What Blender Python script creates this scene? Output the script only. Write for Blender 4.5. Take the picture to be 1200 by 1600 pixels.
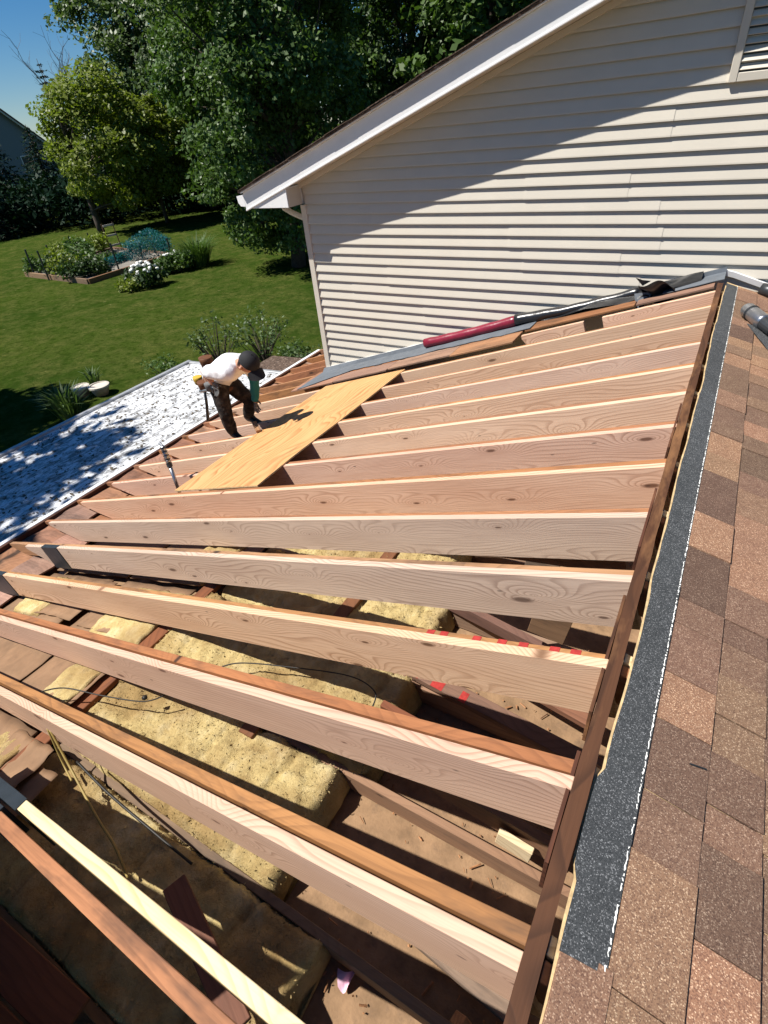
import bpy, bmesh, math, random
import numpy as np
from mathutils import Matrix, Vector, noise as mnoise

# ------------------------------------------------------------------ scene basics
for o in list(bpy.data.objects): bpy.data.objects.remove(o)
SC = bpy.context.scene
COL = SC.collection
H = 5.9                                   # camera height above the lawn; everything is built with the camera at height 0 and lifted by H at the end
# camera -------------------------------------------------------------
CR = ((0.863511, 0.496596, -0.087985), (0.239072, -0.556672, -0.795588), (-0.444064, 0.665964, -0.599415))   # right, down, forward
cam = bpy.data.cameras.new('camera'); camo = bpy.data.objects.new('camera', cam); COL.objects.link(camo)
r, d, f = (Vector(v).normalized() for v in CR)
M = Matrix((( r.x, -d.x, -f.x, 0), (r.y, -d.y, -f.y, 0), (r.z, -d.z, -f.z, H), (0, 0, 0, 1)))
camo.matrix_world = M; CAMX, CAMY, CAMZ = r, d, f
cam.sensor_fit = 'VERTICAL'; cam.sensor_height = 36.0; cam.lens = 829.99 * 36.0 / 1600.0
cam.clip_start = 0.05; cam.clip_end = 2000
SC.camera = camo
# sky and sun ----------------------------------------------------------
SUN = Vector((-0.33, -0.27, 0.663)).normalized()
world = bpy.data.worlds.new('World'); SC.world = world; world.use_nodes = True
wn = world.node_tree.nodes; wl = world.node_tree.links
sky = wn.new('ShaderNodeTexSky'); sky.sky_type = 'NISHITA'; sky.sun_disc = False
sky.sun_elevation = math.asin(SUN.z); sky.sun_rotation = math.atan2(SUN.x, SUN.y)
sky.altitude = 300; sky.air_density = 1.0; sky.dust_density = 0.0; sky.ozone_density = 8.0
bg = wn['Background']; bg.inputs['Strength'].default_value = 0.052
shs = wn.new('ShaderNodeHueSaturation'); shs.inputs['Saturation'].default_value = 1.25
wl.new(sky.outputs['Color'], shs.inputs['Color']); wl.new(shs.outputs[0], bg.inputs['Color'])
sun = bpy.data.lights.new('sun', 'SUN'); sun.energy = 5.0; sun.angle = math.radians(0.53); sun.color = (1.0, 0.95, 0.87)
suno = bpy.data.objects.new('sun', sun); COL.objects.link(suno); suno.rotation_euler = SUN.to_track_quat('Z', 'Y').to_euler()
suno.location = (-20, -20, 40)
SC.view_settings.view_transform = 'Standard'; SC.view_settings.look = 'None'
SC.view_settings.exposure = 0.68; SC.view_settings.gamma = 1.0; SC.view_settings.use_curve_mapping = False
SC.render.engine = 'CYCLES'
SC.cycles.max_bounces = 6; SC.cycles.diffuse_bounces = 3; SC.cycles.glossy_bounces = 2; SC.cycles.transmission_bounces = 3; SC.cycles.transparent_max_bounces = 4

R_ = random.Random(7)
def rad(a): return math.radians(a)

# ------------------------------------------------------------------ node helpers
class NT:
    def __init__(s, name):
        s.m = bpy.data.materials.new(name); s.m.use_nodes = True; s.t = s.m.node_tree
        s.b = s.t.nodes['Principled BSDF']; s.out = s.t.nodes['Material Output']
    def n(s, ty, **kw):
        nd = s.t.nodes.new(ty)
        for k, v in kw.items(): setattr(nd, k, v)
        return nd
    def l(s, a, b): s.t.links.new(a, b)
    def inp(s, node, key, v):
        if v is None: return
        if isinstance(v, bpy.types.NodeSocket): s.l(v, node.inputs[key])
        else: node.inputs[key].default_value = v
    def math(s, op, a, b=None, c=None, clamp=False):
        nd = s.n('ShaderNodeMath', operation=op, use_clamp=clamp)
        s.inp(nd, 0, a); s.inp(nd, 1, b); s.inp(nd, 2, c); return nd.outputs[0]
    def vmath(s, op, a, b=None):
        nd = s.n('ShaderNodeVectorMath', operation=op)
        s.inp(nd, 0, a); s.inp(nd, 1, b); return nd.outputs[0]
    def obj(s): return s.n('ShaderNodeTexCoord').outputs['Object']
    def rnd(s): return s.n('ShaderNodeObjectInfo').outputs['Random']
    def island(s): return s.n('ShaderNodeNewGeometry').outputs['Random Per Island']
    def noise(s, vec, scale, detail=3, rough=0.55, dist=0.0, out=0):
        nd = s.n('ShaderNodeTexNoise'); s.l(vec, nd.inputs['Vector'])
        nd.inputs['Scale'].default_value = scale; nd.inputs['Detail'].default_value = detail
        nd.inputs['Roughness'].default_value = rough; nd.inputs['Distortion'].default_value = dist
        return nd.outputs[out]
    def vor(s, vec, scale, feature='F1', out='Distance', rand=1.0):
        nd = s.n('ShaderNodeTexVoronoi', feature=feature); s.l(vec, nd.inputs['Vector'])
        nd.inputs['Scale'].default_value = scale; nd.inputs['Randomness'].default_value = rand
        return nd.outputs[out]
    def ramp(s, fac, stops, interp='LINEAR'):
        nd = s.n('ShaderNodeValToRGB'); cr = nd.color_ramp; cr.interpolation = interp
        while len(cr.elements) < len(stops): cr.elements.new(0.5)
        for e, (p, c) in zip(cr.elements, stops):
            e.position = p; e.color = (c[0], c[1], c[2], 1) if not isinstance(c, (int, float)) else (c, c, c, 1)
        s.l(fac, nd.inputs[0]); return nd.outputs[0]
    def mix(s, fac, a, b, blend='MIX'):
        nd = s.n('ShaderNodeMix', data_type='RGBA', blend_type=blend)
        s.inp(nd, 0, fac)
        for k, v in ((6, a), (7, b)):
            if isinstance(v, tuple): v = (v[0], v[1], v[2], 1)
            s.inp(nd, k, v)
        return nd.outputs[2]
    def maprange(s, v, a, b, c=0.0, d=1.0):
        nd = s.n('ShaderNodeMapRange'); s.inp(nd, 0, v)
        for i, x in enumerate((a, b, c, d)): nd.inputs[i + 1].default_value = x
        return nd.outputs[0]
    def mapping(s, vec, scale=(1, 1, 1), loc=(0, 0, 0), rot=(0, 0, 0)):
        nd = s.n('ShaderNodeMapping'); s.l(vec, nd.inputs[0])
        nd.inputs['Scale'].default_value = scale; nd.inputs['Location'].default_value = loc; nd.inputs['Rotation'].default_value = rot
        return nd.outputs[0]
    def bump(s, height, strength=0.3, dist=0.01):
        nd = s.n('ShaderNodeBump'); nd.inputs['Strength'].default_value = strength; nd.inputs['Distance'].default_value = dist
        s.l(height, nd.inputs['Height']); s.l(nd.outputs[0], s.b.inputs['Normal'])
    def done(s, col=None, rough=0.7, metal=0.0, spec=0.3):
        s.inp(s.b, 'Base Color', (col[0], col[1], col[2], 1) if isinstance(col, tuple) else col)
        s.inp(s.b, 'Roughness', rough); s.inp(s.b, 'Metallic', metal); s.b.inputs['Specular IOR Level'].default_value = spec
        return s.m

def wood(name, light, mid, dark, knotc, rings=30.0, warp=0.16, knots=1.0, tint=0.18, stain=0.0, stainc=(0.1, 0.06, 0.04), rough=0.75, axis='X', grain=0.35):
    t = NT(name); o = t.obj()
    if axis == 'Y': o = t.mapping(o, rot=(0, 0, math.pi / 2))
    rn = t.rnd()
    off = t.n('ShaderNodeCombineXYZ'); t.l(t.math('MULTIPLY', rn, 91.7), off.inputs[0]); t.l(t.math('MULTIPLY', rn, 13.1), off.inputs[1]); t.l(t.math('MULTIPLY', rn, 37.3), off.inputs[2])
    p = t.vmath('ADD', o, off.outputs[0])
    sep = t.n('ShaderNodeSeparateXYZ'); t.l(p, sep.inputs[0])
    low = t.noise(t.mapping(p, (0.55, 2.0, 2.6)), 1.0, 2, 0.45)
    kv = t.n('ShaderNodeCombineXYZ'); t.l(t.math('MULTIPLY', sep.outputs[0], 1.5), kv.inputs[0]); t.l(t.math('MULTIPLY', sep.outputs[2], 5.0), kv.inputs[1])
    kn = t.n('ShaderNodeTexVoronoi', voronoi_dimensions='2D'); kn.inputs['Scale'].default_value = 1.0; t.l(kv.outputs[0], kn.inputs['Vector']); kd = kn.outputs['Distance']   # knot cells, long along the board
    kf = t.math('POWER', t.maprange(kd, 0.0, 0.5, 1.0, 0.0), 2.0)
    field = t.math('ADD', t.math('MULTIPLY', sep.outputs[2], 1.0), t.math('MULTIPLY', low, warp * 3.0))
    field = t.math('ADD', field, t.math('MULTIPLY', sep.outputs[1], 0.8))
    field = t.math('ADD', field, t.math('MULTIPLY', kf, 0.16 * knots))
    wob = t.noise(t.mapping(p, (1.6, 14, 14)), 1.0, 2)
    field = t.math('ADD', field, t.math('MULTIPLY', wob, 0.012))
    fr = t.math('FRACT', t.math('MULTIPLY', field, rings))
    ring = t.ramp(fr, [(0.0, 0.0), (0.5, 0.12), (0.85, 1.0), (0.92, 1.0), (1.0, 0.0)])
    fib = t.noise(t.mapping(p, (5.0, 160, 160)), 1.0, 2, 0.6)
    big = t.noise(t.mapping(p, (0.9, 6, 6)), 1.0, 3, 0.6)
    vis = t.maprange(t.noise(t.mapping(p, (0.7, 3, 4), loc=(8, 1, 3)), 1.0, 2), 0.3, 0.65, 0.35, 1.0)
    rg = t.math('MULTIPLY', ring, vis)
    c = t.mix(t.math('MULTIPLY', rg, grain * 1.95, clamp=True), t.mix(t.maprange(big, 0.35, 0.7, 0.0, 0.7), light, mid), dark)
    c = t.mix(t.maprange(fib, 0.45, 0.8, 0.0, 0.35), c, dark)
    kr = t.maprange(kn.outputs['Color'], 0.3, 0.9, 0.05, 0.85)
    ks = t.math('DIVIDE', kd, kr)
    kmask = t.math('MULTIPLY', t.maprange(ks, 0.055, 0.115, 1.0, 0.0), min(1.0, knots))
    kring = t.math('MULTIPLY', t.maprange(ks, 0.08, 0.42, 1.0, 0.0), 0.4 * knots, clamp=True)
    c = t.mix(kring, c, t.mix(ring, mid, dark)); c = t.mix(kmask, c, knotc)
    # small nail holes and scuffs
    nd = t.vor(t.mapping(p, (2.6, 1.2, 8)), 1.0)
    c = t.mix(t.maprange(nd, 0.028, 0.045, 0.6, 0.0), c, (0.05, 0.035, 0.03))
    if stain > 0:
        st = t.noise(t.mapping(p, (1.3, 5, 5), loc=(5, 5, 5)), 1.0, 5, 0.7)
        c = t.mix(t.maprange(st, 0.62 - 0.25 * stain, 0.75 - 0.15 * stain, 0.0, 0.85), c, stainc)
    hv = t.n('ShaderNodeHueSaturation'); t.l(c, hv.inputs['Color'])
    t.l(t.maprange(t.math('FRACT', t.math('MULTIPLY', rn, 17.3)), 0, 1, 1 - tint, 1 + tint * 0.6), hv.inputs['Value'])
    t.l(t.maprange(t.math('FRACT', t.math('MULTIPLY', rn, 5.9)), 0, 1, 1 - tint * 1.4, 1 + tint * 0.3), hv.inputs['Saturation'])
    t.l(t.maprange(t.math('FRACT', t.math('MULTIPLY', rn, 29.1)), 0, 1, 0.493, 0.509), hv.inputs['Hue'])
    t.bump(t.math('ADD', fib, t.math('MULTIPLY', ring, -0.4)), 0.35, 0.0015)
    return t.done(hv.outputs[0], rough, spec=0.25)

def plain(name, col, rough=0.6, metal=0.0, var=0.12, scale=8.0, bumps=0.1, bscale=60.0, spec=0.3, dirt=0.0, dirtc=(0.08, 0.07, 0.055)):
    t = NT(name); o = t.obj()
    nz = t.noise(o, scale, 5, 0.6)
    c = t.mix(t.maprange(nz, 0.3, 0.7), tuple(x * (1 - var) for x in col), tuple(min(1, x * (1 + var)) for x in col))
    if dirt:
        dn = t.noise(t.mapping(o, loc=(3, 7, 1)), scale * 1.7, 6, 0.7)
        c = t.mix(t.maprange(dn, 0.55, 0.78, 0.0, dirt), c, dirtc)
    if bumps: t.bump(t.noise(o, bscale, 3), bumps, 0.004)
    return t.done(c, rough, metal, spec)

def granules(name, c_dark, c_mid, c_light, scale=300.0, tone=None, spots=None):
    t = NT(name); o = t.n('ShaderNodeTexCoord').outputs['Object']
    off = t.n('ShaderNodeCombineXYZ'); rn = t.rnd(); t.l(t.math('MULTIPLY', rn, 50.0), off.inputs[0]); t.l(t.math('MULTIPLY', rn, 31.0), off.inputs[1])
    p = t.vmath('ADD', o, off.outputs[0])
    v = t.n('ShaderNodeTexVoronoi'); t.l(p, v.inputs['Vector']); v.inputs['Scale'].default_value = scale
    g = t.n('ShaderNodeSeparateColor'); t.l(v.outputs['Color'], g.inputs[0])
    c = t.ramp(g.outputs[0], [(0.0, c_dark), (0.45, c_mid), (0.8, c_mid), (0.93, c_light), (1.0, tuple(min(1, x * 1.5) for x in c_light))])
    big = t.noise(p, 14.0, 5, 0.7)
    c = t.mix(t.maprange(big, 0.35, 0.7, 0.0, 0.35), c, c_dark)
    patch = t.noise(p, 2.2, 3, 0.6)
    hv = t.n('ShaderNodeHueSaturation'); t.l(c, hv.inputs['Color'])
    if tone:
        t.l(t.maprange(t.math('ADD', t.math('FRACT', t.math('MULTIPLY', rn, 7.77)), t.math('MULTIPLY', patch, 0.35)), 0.1, 1.2, tone[0], tone[1]), hv.inputs['Value'])
        t.l(t.maprange(t.math('FRACT', t.math('MULTIPLY', rn, 3.33)), 0, 1, 0.492, 0.506), hv.inputs['Hue'])
        t.l(t.maprange(t.math('FRACT', t.math('MULTIPLY', rn, 7.77)), 0, 1, 0.92, 1.1), hv.inputs['Saturation'])
    c = hv.outputs[0]
    if spots:
        s = t.noise(t.mapping(o, loc=(2.2, .4, 0)), 3.0, 3, 0.6)
        c = t.mix(t.maprange(s, 0.70, 0.74, 0.0, 0.65), c, spots)
    t.bump(t.math('ADD', g.outputs[1], t.math('MULTIPLY', big, 0.5)), 0.8, 0.0022)
    return t.done(c, 0.92, spec=0.2)

def leafmat(name, c1, c2, c3, trans=0.3, gloss=0.32):
    t = NT(name); isl = t.island(); o = t.obj()
    nz = t.noise(o, 0.45, 3, 0.6)
    k = t.math('ADD', t.math('MULTIPLY', isl, 0.6), t.math('MULTIPLY', nz, 0.5))
    c = t.ramp(k, [(0.15, c1), (0.55, c2), (0.95, c3)])
    t.done(c, 0.46, spec=gloss)
    tr = t.n('ShaderNodeBsdfTranslucent'); t.l(t.mix(1.0, c, (1.0, 1.15, 0.45), 'MULTIPLY'), tr.inputs['Color'])
    ms = t.n('ShaderNodeMixShader'); ms.inputs[0].default_value = trans
    t.l(t.b.outputs[0], ms.inputs[1]); t.l(tr.outputs[0], ms.inputs[2]); t.l(ms.outputs[0], t.out.inputs['Surface'])
    return t.m

# ------------------------------------------------------------------ materials
MT = {}
MT['fir'] = wood('new fir lumber', (0.76, 0.50, 0.345), (0.64, 0.38, 0.245), (0.36, 0.175, 0.10), (0.19, 0.095, 0.055), rings=58, warp=0.12, tint=0.12)
MT['fir_grey'] = wood('weathered fir lumber', (0.67, 0.485, 0.345), (0.54, 0.365, 0.25), (0.32, 0.19, 0.125), (0.17, 0.10, 0.065), rings=58, warp=0.12, tint=0.12)
MT['fir_pink'] = wood('pinkish fir lumber', (0.62, 0.41, 0.285), (0.52, 0.325, 0.215), (0.33, 0.185, 0.115), (0.19, 0.095, 0.06), rings=58, warp=0.12, tint=0.08)
MT['pine'] = wood('fresh pine edge', (0.80, 0.66, 0.42), (0.62, 0.45, 0.24), (0.46, 0.31, 0.15), (0.25, 0.14, 0.07), rings=40, warp=0.10, knots=0.5, tint=0.06)
MT['old'] = wood('old brown rafter', (0.42, 0.185, 0.072), (0.25, 0.105, 0.043), (0.12, 0.05, 0.023), (0.06, 0.03, 0.018), rings=30, warp=0.15, tint=0.09, stain=0.42, stainc=(0.09, 0.05, 0.033), grain=0.2)
MT['oldgrey'] = wood('old grey brown joist', (0.27, 0.155, 0.085), (0.19, 0.105, 0.058), (0.11, 0.06, 0.035), (0.05, 0.03, 0.02), rings=26, warp=0.12, tint=0.25, stain=0.3, stainc=(0.09, 0.06, 0.045), grain=0.2)
MT['redwood'] = wood('red brown stained board', (0.22, 0.086, 0.040), (0.145, 0.055, 0.027), (0.085, 0.034, 0.019), (0.04, 0.02, 0.015), rings=30, warp=0.10, tint=0.2, stain=0.3, stainc=(0.07, 0.035, 0.025), grain=0.2)
MT['ridge'] = wood('weathered ridge board', (0.105, 0.042, 0.021), (0.065, 0.026, 0.014), (0.04, 0.017, 0.010), (0.03, 0.016, 0.012), rings=30, warp=0.06, tint=0.05, stain=0.42, stainc=(0.27, 0.125, 0.055), axis='Y')
MT['sheath'] = wood('old plank sheathing', (0.36, 0.155, 0.07), (0.23, 0.09, 0.042), (0.13, 0.055, 0.028), (0.05, 0.025, 0.015), rings=24, warp=0.2, tint=0.25, stain=0.45, stainc=(0.12, 0.06, 0.035), grain=0.2)
MT['ply'] = wood('plywood face', (0.60, 0.365, 0.155), (0.51, 0.285, 0.105), (0.38, 0.19, 0.065), (0.22, 0.11, 0.045), rings=16, warp=0.32, knots=0.7, tint=0.0, axis='Y', grain=0.55, stain=0.10, stainc=(0.30, 0.17, 0.07))
MT['plyedge'] = plain('plywood edge', (0.62, 0.45, 0.24), 0.8, var=0.35, scale=25, bumps=0.4, bscale=120)
MT['kraft'] = plain('kraft paper', (0.215, 0.13, 0.075), 0.75, var=0.22, scale=5, bumps=0.35, bscale=18, dirt=0.6, dirtc=(0.10, 0.055, 0.035))
MT['dust'] = plain('dusty ceiling board', (0.24, 0.15, 0.085), 0.95, var=0.28, scale=9, bumps=0.8, bscale=55, dirt=0.85, dirtc=(0.12, 0.08, 0.055))
MT['siding'] = plain('vinyl siding', (0.555, 0.515, 0.44), 0.45, var=0.03, scale=2.5, bumps=0.06, bscale=90, spec=0.35, dirt=0.10, dirtc=(0.45, 0.40, 0.33))
MT['trimw'] = plain('white aluminium trim', (0.80, 0.80, 0.80), 0.4, var=0.03, scale=3, bumps=0.08, bscale=12, dirt=0.12, dirtc=(0.45, 0.42, 0.38))
MT['beige'] = plain('beige trim', (0.58, 0.53, 0.455), 0.45, var=0.03, scale=3, bumps=0.04, dirt=0.1, dirtc=(0.4, 0.36, 0.3))
MT['greymetal'] = plain('grey flashing', (0.40, 0.41, 0.42), 0.45, 0.4, var=0.12, scale=7, bumps=0.1, dirt=0.4)
MT['whitegut'] = plain('white painted gutter', (0.72, 0.73, 0.74), 0.4, var=0.08, scale=6, bumps=0.1, dirt=0.5, dirtc=(0.25, 0.23, 0.2))
MT['felt'] = plain('grey roofing felt', (0.115, 0.13, 0.15), 0.8, var=0.15, scale=9, bumps=0.3, bscale=30, dirt=0.25, dirtc=(0.2, 0.19, 0.18))
MT['bluewrap'] = plain('dark membrane wrap', (0.018, 0.024, 0.032), 0.45, var=0.2, scale=12, bumps=0.5, bscale=25, spec=0.4)
MT['black'] = plain('black membrane', (0.012, 0.013, 0.015), 0.3, var=0.3, scale=14, bumps=0.6, bscale=22, spec=0.6)
MT['maroon'] = plain('maroon rolled membrane', (0.20, 0.012, 0.032), 0.32, var=0.2, scale=10, bumps=0.4, bscale=28, spec=0.5)
MT['wire'] = plain('black cable', (0.02, 0.018, 0.016), 0.5, var=0.1, bumps=0)
MT['cable'] = plain('yellowish cable', (0.30, 0.22, 0.07), 0.5, var=0.2, bumps=0)
MT['steel'] = plain('steel', (0.42, 0.43, 0.45), 0.3, 0.9, var=0.1, scale=30, bumps=0.05)
MT['darkmetal'] = plain('dark metal', (0.05, 0.055, 0.06), 0.4, 0.5, var=0.2, bumps=0.05)
MT['pink'] = plain('pink scrap', (0.75, 0.48, 0.60), 0.7, bumps=0.2)
MT['redpaint'] = plain('red marking paint', (0.33, 0.03, 0.025), 0.7, var=0.3, scale=40, bumps=0.1)
MT['redtool'] = plain('red plastic', (0.38, 0.02, 0.03), 0.4, bumps=0)
MT['barkd'] = plain('bark', (0.075, 0.058, 0.045), 0.95, var=0.4, scale=6, bumps=0.8, bscale=18)
MT['shingle'] = granules('brown shingle granules', (0.15, 0.085, 0.06), (0.30, 0.18, 0.115), (0.47, 0.33, 0.225), 400, (0.42, 1.22))
MT['under'] = granules('charcoal granules', (0.034, 0.037, 0.040), (0.075, 0.080, 0.084), (0.22, 0.225, 0.23), 430, (0.85, 1.1), spots=(0.03, 0.12, 0.085))
MT['farshingle'] = granules('dark brown shingles', (0.05, 0.035, 0.027), (0.11, 0.075, 0.055), (0.2, 0.15, 0.12), 40)

def m_insul():
    t = NT('yellow fibre insulation'); o = t.obj()
    a = t.noise(o, 7.0, 6, 0.7); b = t.noise(o, 60.0, 6, 0.75, 0.9); c2 = t.noise(o, 2.0, 2)
    c = t.ramp(a, [(0.25, (0.32, 0.23, 0.095)), (0.5, (0.50, 0.395, 0.185)), (0.75, (0.62, 0.54, 0.33))])
    c = t.mix(t.maprange(c2, 0.42, 0.64, 0, 0.8), c, (0.27, 0.175, 0.075))
    c = t.mix(t.maprange(t.noise(t.mapping(o, loc=(4, 4, 4)), 11.0, 4, 0.7), 0.55, 0.72, 0, 0.6), c, (0.22, 0.14, 0.06))
    c = t.mix(t.maprange(b, 0.52, 0.75, 0, 0.5), c, (0.25, 0.16, 0.05))
    t.bump(t.math('ADD', t.math('MULTIPLY', a, 0.6), t.math('MULTIPLY', b, 0.7)), 1.0, 0.014)
    return t.done(c, 0.95, spec=0.1)
MT['insul'] = m_insul()

def m_lawn():
    t = NT('mown lawn'); o = t.obj()
    a = t.noise(o, 0.14, 4, 0.6); b = t.noise(t.mapping(o, (1, 1, 1), rot=(0, 0, 0.5)), 1.1, 5, 0.7); c3 = t.noise(o, 9.0, 5, 0.75)
    c = t.ramp(a, [(0.36, (0.030, 0.058, 0.009)), (0.55, (0.052, 0.080, 0.013)), (0.75, (0.070, 0.094, 0.017))])
    c = t.mix(t.maprange(b, 0.42, 0.66, 0, 0.8), c, (0.118, 0.122, 0.034))
    c = t.mix(t.maprange(t.noise(o, 3.3, 4, 0.7), 0.46, 0.66, 0, 0.75), c, (0.018, 0.038, 0.004))
    c = t.mix(t.maprange(c3, 0.42, 0.7, 0, 0.75), c, (0.020, 0.042, 0.006))
    sp = t.noise(t.mapping(o, loc=(9, 2, 0)), 2.6, 3, 0.5)
    c = t.mix(t.maprange(sp, 0.70, 0.76, 0, 0.5), c, (0.20, 0.19, 0.075))
    t.bump(t.math('ADD', t.noise(o, 22.0, 4, 0.8), t.math('MULTIPLY', b, 0.6)), 1.0, 0.06)
    return t.done(c, 1.0, spec=0.0)
MT['lawn'] = m_lawn()

def m_coat():
    t = NT('white roof coating with leaf litter'); o = t.obj()
    p = t.mapping(o, (1.3, 0.5, 1.0), rot=(0, 0, 0.75))
    a = t.noise(p, 9.0, 6, 0.72, 0.4); b = t.noise(p, 26.0, 4, 0.7, 0.8); big = t.noise(o, 0.75, 4, 0.6)
    k = t.math('ADD', t.math('ADD', t.math('MULTIPLY', a, 0.62), t.math('MULTIPLY', b, 0.38)), t.math('MULTIPLY', t.math('SUBTRACT', big, 0.5), 0.22))
    c = t.ramp(k, [(0.0, (0.76, 0.78, 0.81)), (0.455, (0.70, 0.72, 0.75)), (0.505, (0.40, 0.41, 0.42)), (0.58, (0.16, 0.155, 0.15)), (1.0, (0.09, 0.085, 0.08))])
    t.bump(t.math('ADD', a, b), 0.6, 0.01)
    return t.done(c, 0.6, spec=0.3)
MT['coat'] = m_coat()

MT['leaf_mid'] = leafmat('maple leaves', (0.040, 0.085, 0.016), (0.075, 0.135, 0.030), (0.13, 0.19, 0.07))
MT['leaf_light'] = leafmat('light yellow green leaves', (0.10, 0.14, 0.016), (0.17, 0.215, 0.030), (0.25, 0.285, 0.07), 0.4)
MT['leaf_dark'] = leafmat('dark tree leaves', (0.018, 0.042, 0.010), (0.036, 0.072, 0.018), (0.07, 0.115, 0.035), 0.3)
MT['leaf_silver'] = leafmat('silvery poplar leaves', (0.045, 0.082, 0.022), (0.080, 0.128, 0.045), (0.15, 0.20, 0.095), 0.3)
MT['needle'] = leafmat('dark spruce needles', (0.006, 0.018, 0.010), (0.012, 0.030, 0.017), (0.024, 0.048, 0.028), 0.1, 0.04)
MT['petal'] = plain('white petals', (0.82, 0.82, 0.78), 0.6, var=0.05, bumps=0)
MT['net'] = leafmat('blue green netting', (0.006, 0.075, 0.105), (0.012, 0.12, 0.16), (0.03, 0.20, 0.25), 0.3)

# ------------------------------------------------------------------ geometry helpers
BASE = {}
def link(o):
    COL.objects.link(o); return o
def tag(o, label=None, cat=None, group=None, kind=None):
    if label: o['label'] = label
    if cat: o['category'] = cat
    if group: o['group'] = group
    if kind: o['kind'] = kind
    return o
def thing(name, base, label, cat, group=None, kind=None):
    e = link(bpy.data.objects.new(name, None)); e.location = base; e.empty_display_size = 0.1
    BASE[e] = Vector(base); return tag(e, label, cat, group, kind)

class MB:
    def __init__(s): s.v = []; s.f = []
    def add(s, vs, fs):
        k = len(s.v); s.v += [tuple(v) for v in vs]; s.f += [tuple(i + k for i in q) for q in fs]; return s
    def box(s, x0, x1, y0, y1, z0, z1):
        return s.add([(x0, y0, z0), (x1, y0, z0), (x1, y1, z0), (x0, y1, z0), (x0, y0, z1), (x1, y0, z1), (x1, y1, z1), (x0, y1, z1)],
                     [(0, 3, 2, 1), (4, 5, 6, 7), (0, 1, 5, 4), (1, 2, 6, 5), (2, 3, 7, 6), (3, 0, 4, 7)])
    def prism(s, poly, axis, a, b):
        n = len(poly)
        def P(p, w): return {'y': (p[0], w, p[1]), 'x': (w, p[0], p[1]), 'z': (p[0], p[1], w)}[axis]
        vs = [P(p, a) for p in poly] + [P(p, b) for p in poly]
        fs = [tuple(range(n - 1, -1, -1)), tuple(range(n, 2 * n))] + [(i, (i + 1) % n, n + (i + 1) % n, n + i) for i in range(n)]
        return s.add(vs, fs)
    def tube(s, pts, rs, seg=8, cap=True):
        pts = [Vector(p) for p in pts]; n = len(pts)
        if not hasattr(rs, '__len__'): rs = [rs] * n
        k0 = len(s.v); up = None
        for i, p in enumerate(pts):
            t = (pts[min(i + 1, n - 1)] - pts[max(i - 1, 0)]).normalized()
            if up is None: up = Vector((0, 0, 1)) if abs(t.z) < 0.9 else Vector((1, 0, 0))
            a = t.cross(up).normalized(); b = a.cross(t).normalized(); up = b
            for j in range(seg):
                w = 2 * math.pi * j / seg; s.v.append(tuple(p + (a * math.cos(w) + b * math.sin(w)) * rs[i]))
        for i in range(n - 1):
            for j in range(seg):
                s.f.append((k0 + i * seg + j, k0 + i * seg + (j + 1) % seg, k0 + (i + 1) * seg + (j + 1) % seg, k0 + (i + 1) * seg + j))
        if cap:
            s.f.append(tuple(k0 + j for j in range(seg - 1, -1, -1))); s.f.append(tuple(k0 + (n - 1) * seg + j for j in range(seg)))
        return s
    def grid(s, fn, nu, nv, closed=False):
        k = len(s.v)
        for i in range(nu + 1):
            for j in range(nv + 1): s.v.append(tuple(fn(i / nu, j / nv)))
        for i in range(nu):
            for j in range(nv):
                a = k + i * (nv + 1) + j; s.f.append((a, a + nv + 1, a + nv + 2, a + 1))
        return s
    def lathe(s, c, prof, seg=16):
        k = len(s.v); c = Vector(c)
        for (rr, z) in prof:
            for j in range(seg):
                w = 2 * math.pi * j / seg; s.v.append((c.x + rr * math.cos(w), c.y + rr * math.sin(w), c.z + z))
        for i in range(len(prof) - 1):
            for j in range(seg): s.f.append((k + i * seg + j, k + i * seg + (j + 1) % seg, k + (i + 1) * seg + (j + 1) % seg, k + (i + 1) * seg + j))
        s.f.append(tuple(k + j for j in range(seg - 1, -1, -1))); s.f.append(tuple(k + (len(prof) - 1) * seg + j for j in range(seg)))
        return s
    def mesh(s, name, off=(0, 0, 0), bevel=0.0, smooth=False):
        me = bpy.data.meshes.new(name); ox, oy, oz = off
        me.from_pydata([(x - ox, y - oy, z - oz) for x, y, z in s.v], [], s.f); me.update()
        bm = bmesh.new(); bm.from_mesh(me)
        bmesh.ops.recalc_face_normals(bm, faces=bm.faces)
        if bevel: bmesh.ops.bevel(bm, geom=bm.edges[:], offset=bevel, segments=1, affect='EDGES', clamp_overlap=True)
        bm.to_mesh(me); bm.free()
        if smooth: me.polygons.foreach_set('use_smooth', [True] * len(me.polygons))
        return me

def put(name, me, mat, parent=None, loc=(0, 0, 0), rot=(0, 0, 0)):
    """link a mesh; loc is in scene coordinates"""
    if mat is not None and not me.materials: me.materials.append(MT[mat] if isinstance(mat, str) else mat)
    o = link(bpy.data.objects.new(name, me)); o.rotation_euler = rot
    b = BASE.get(parent, Vector((0, 0, 0))) if parent else Vector((0, 0, 0))
    o.location = Vector(loc) - b
    if parent: o.parent = parent
    BASE[o] = Vector(loc)
    return o
def part(name, mb, mat, parent=None, bevel=0.0, smooth=False, origin=None):
    """mesh given in scene coordinates; origin set to its first corner unless given"""
    off = origin if origin is not None else mb.v[0]
    return put(name, mb.mesh(name, off, bevel, smooth), mat, parent, off)

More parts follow.
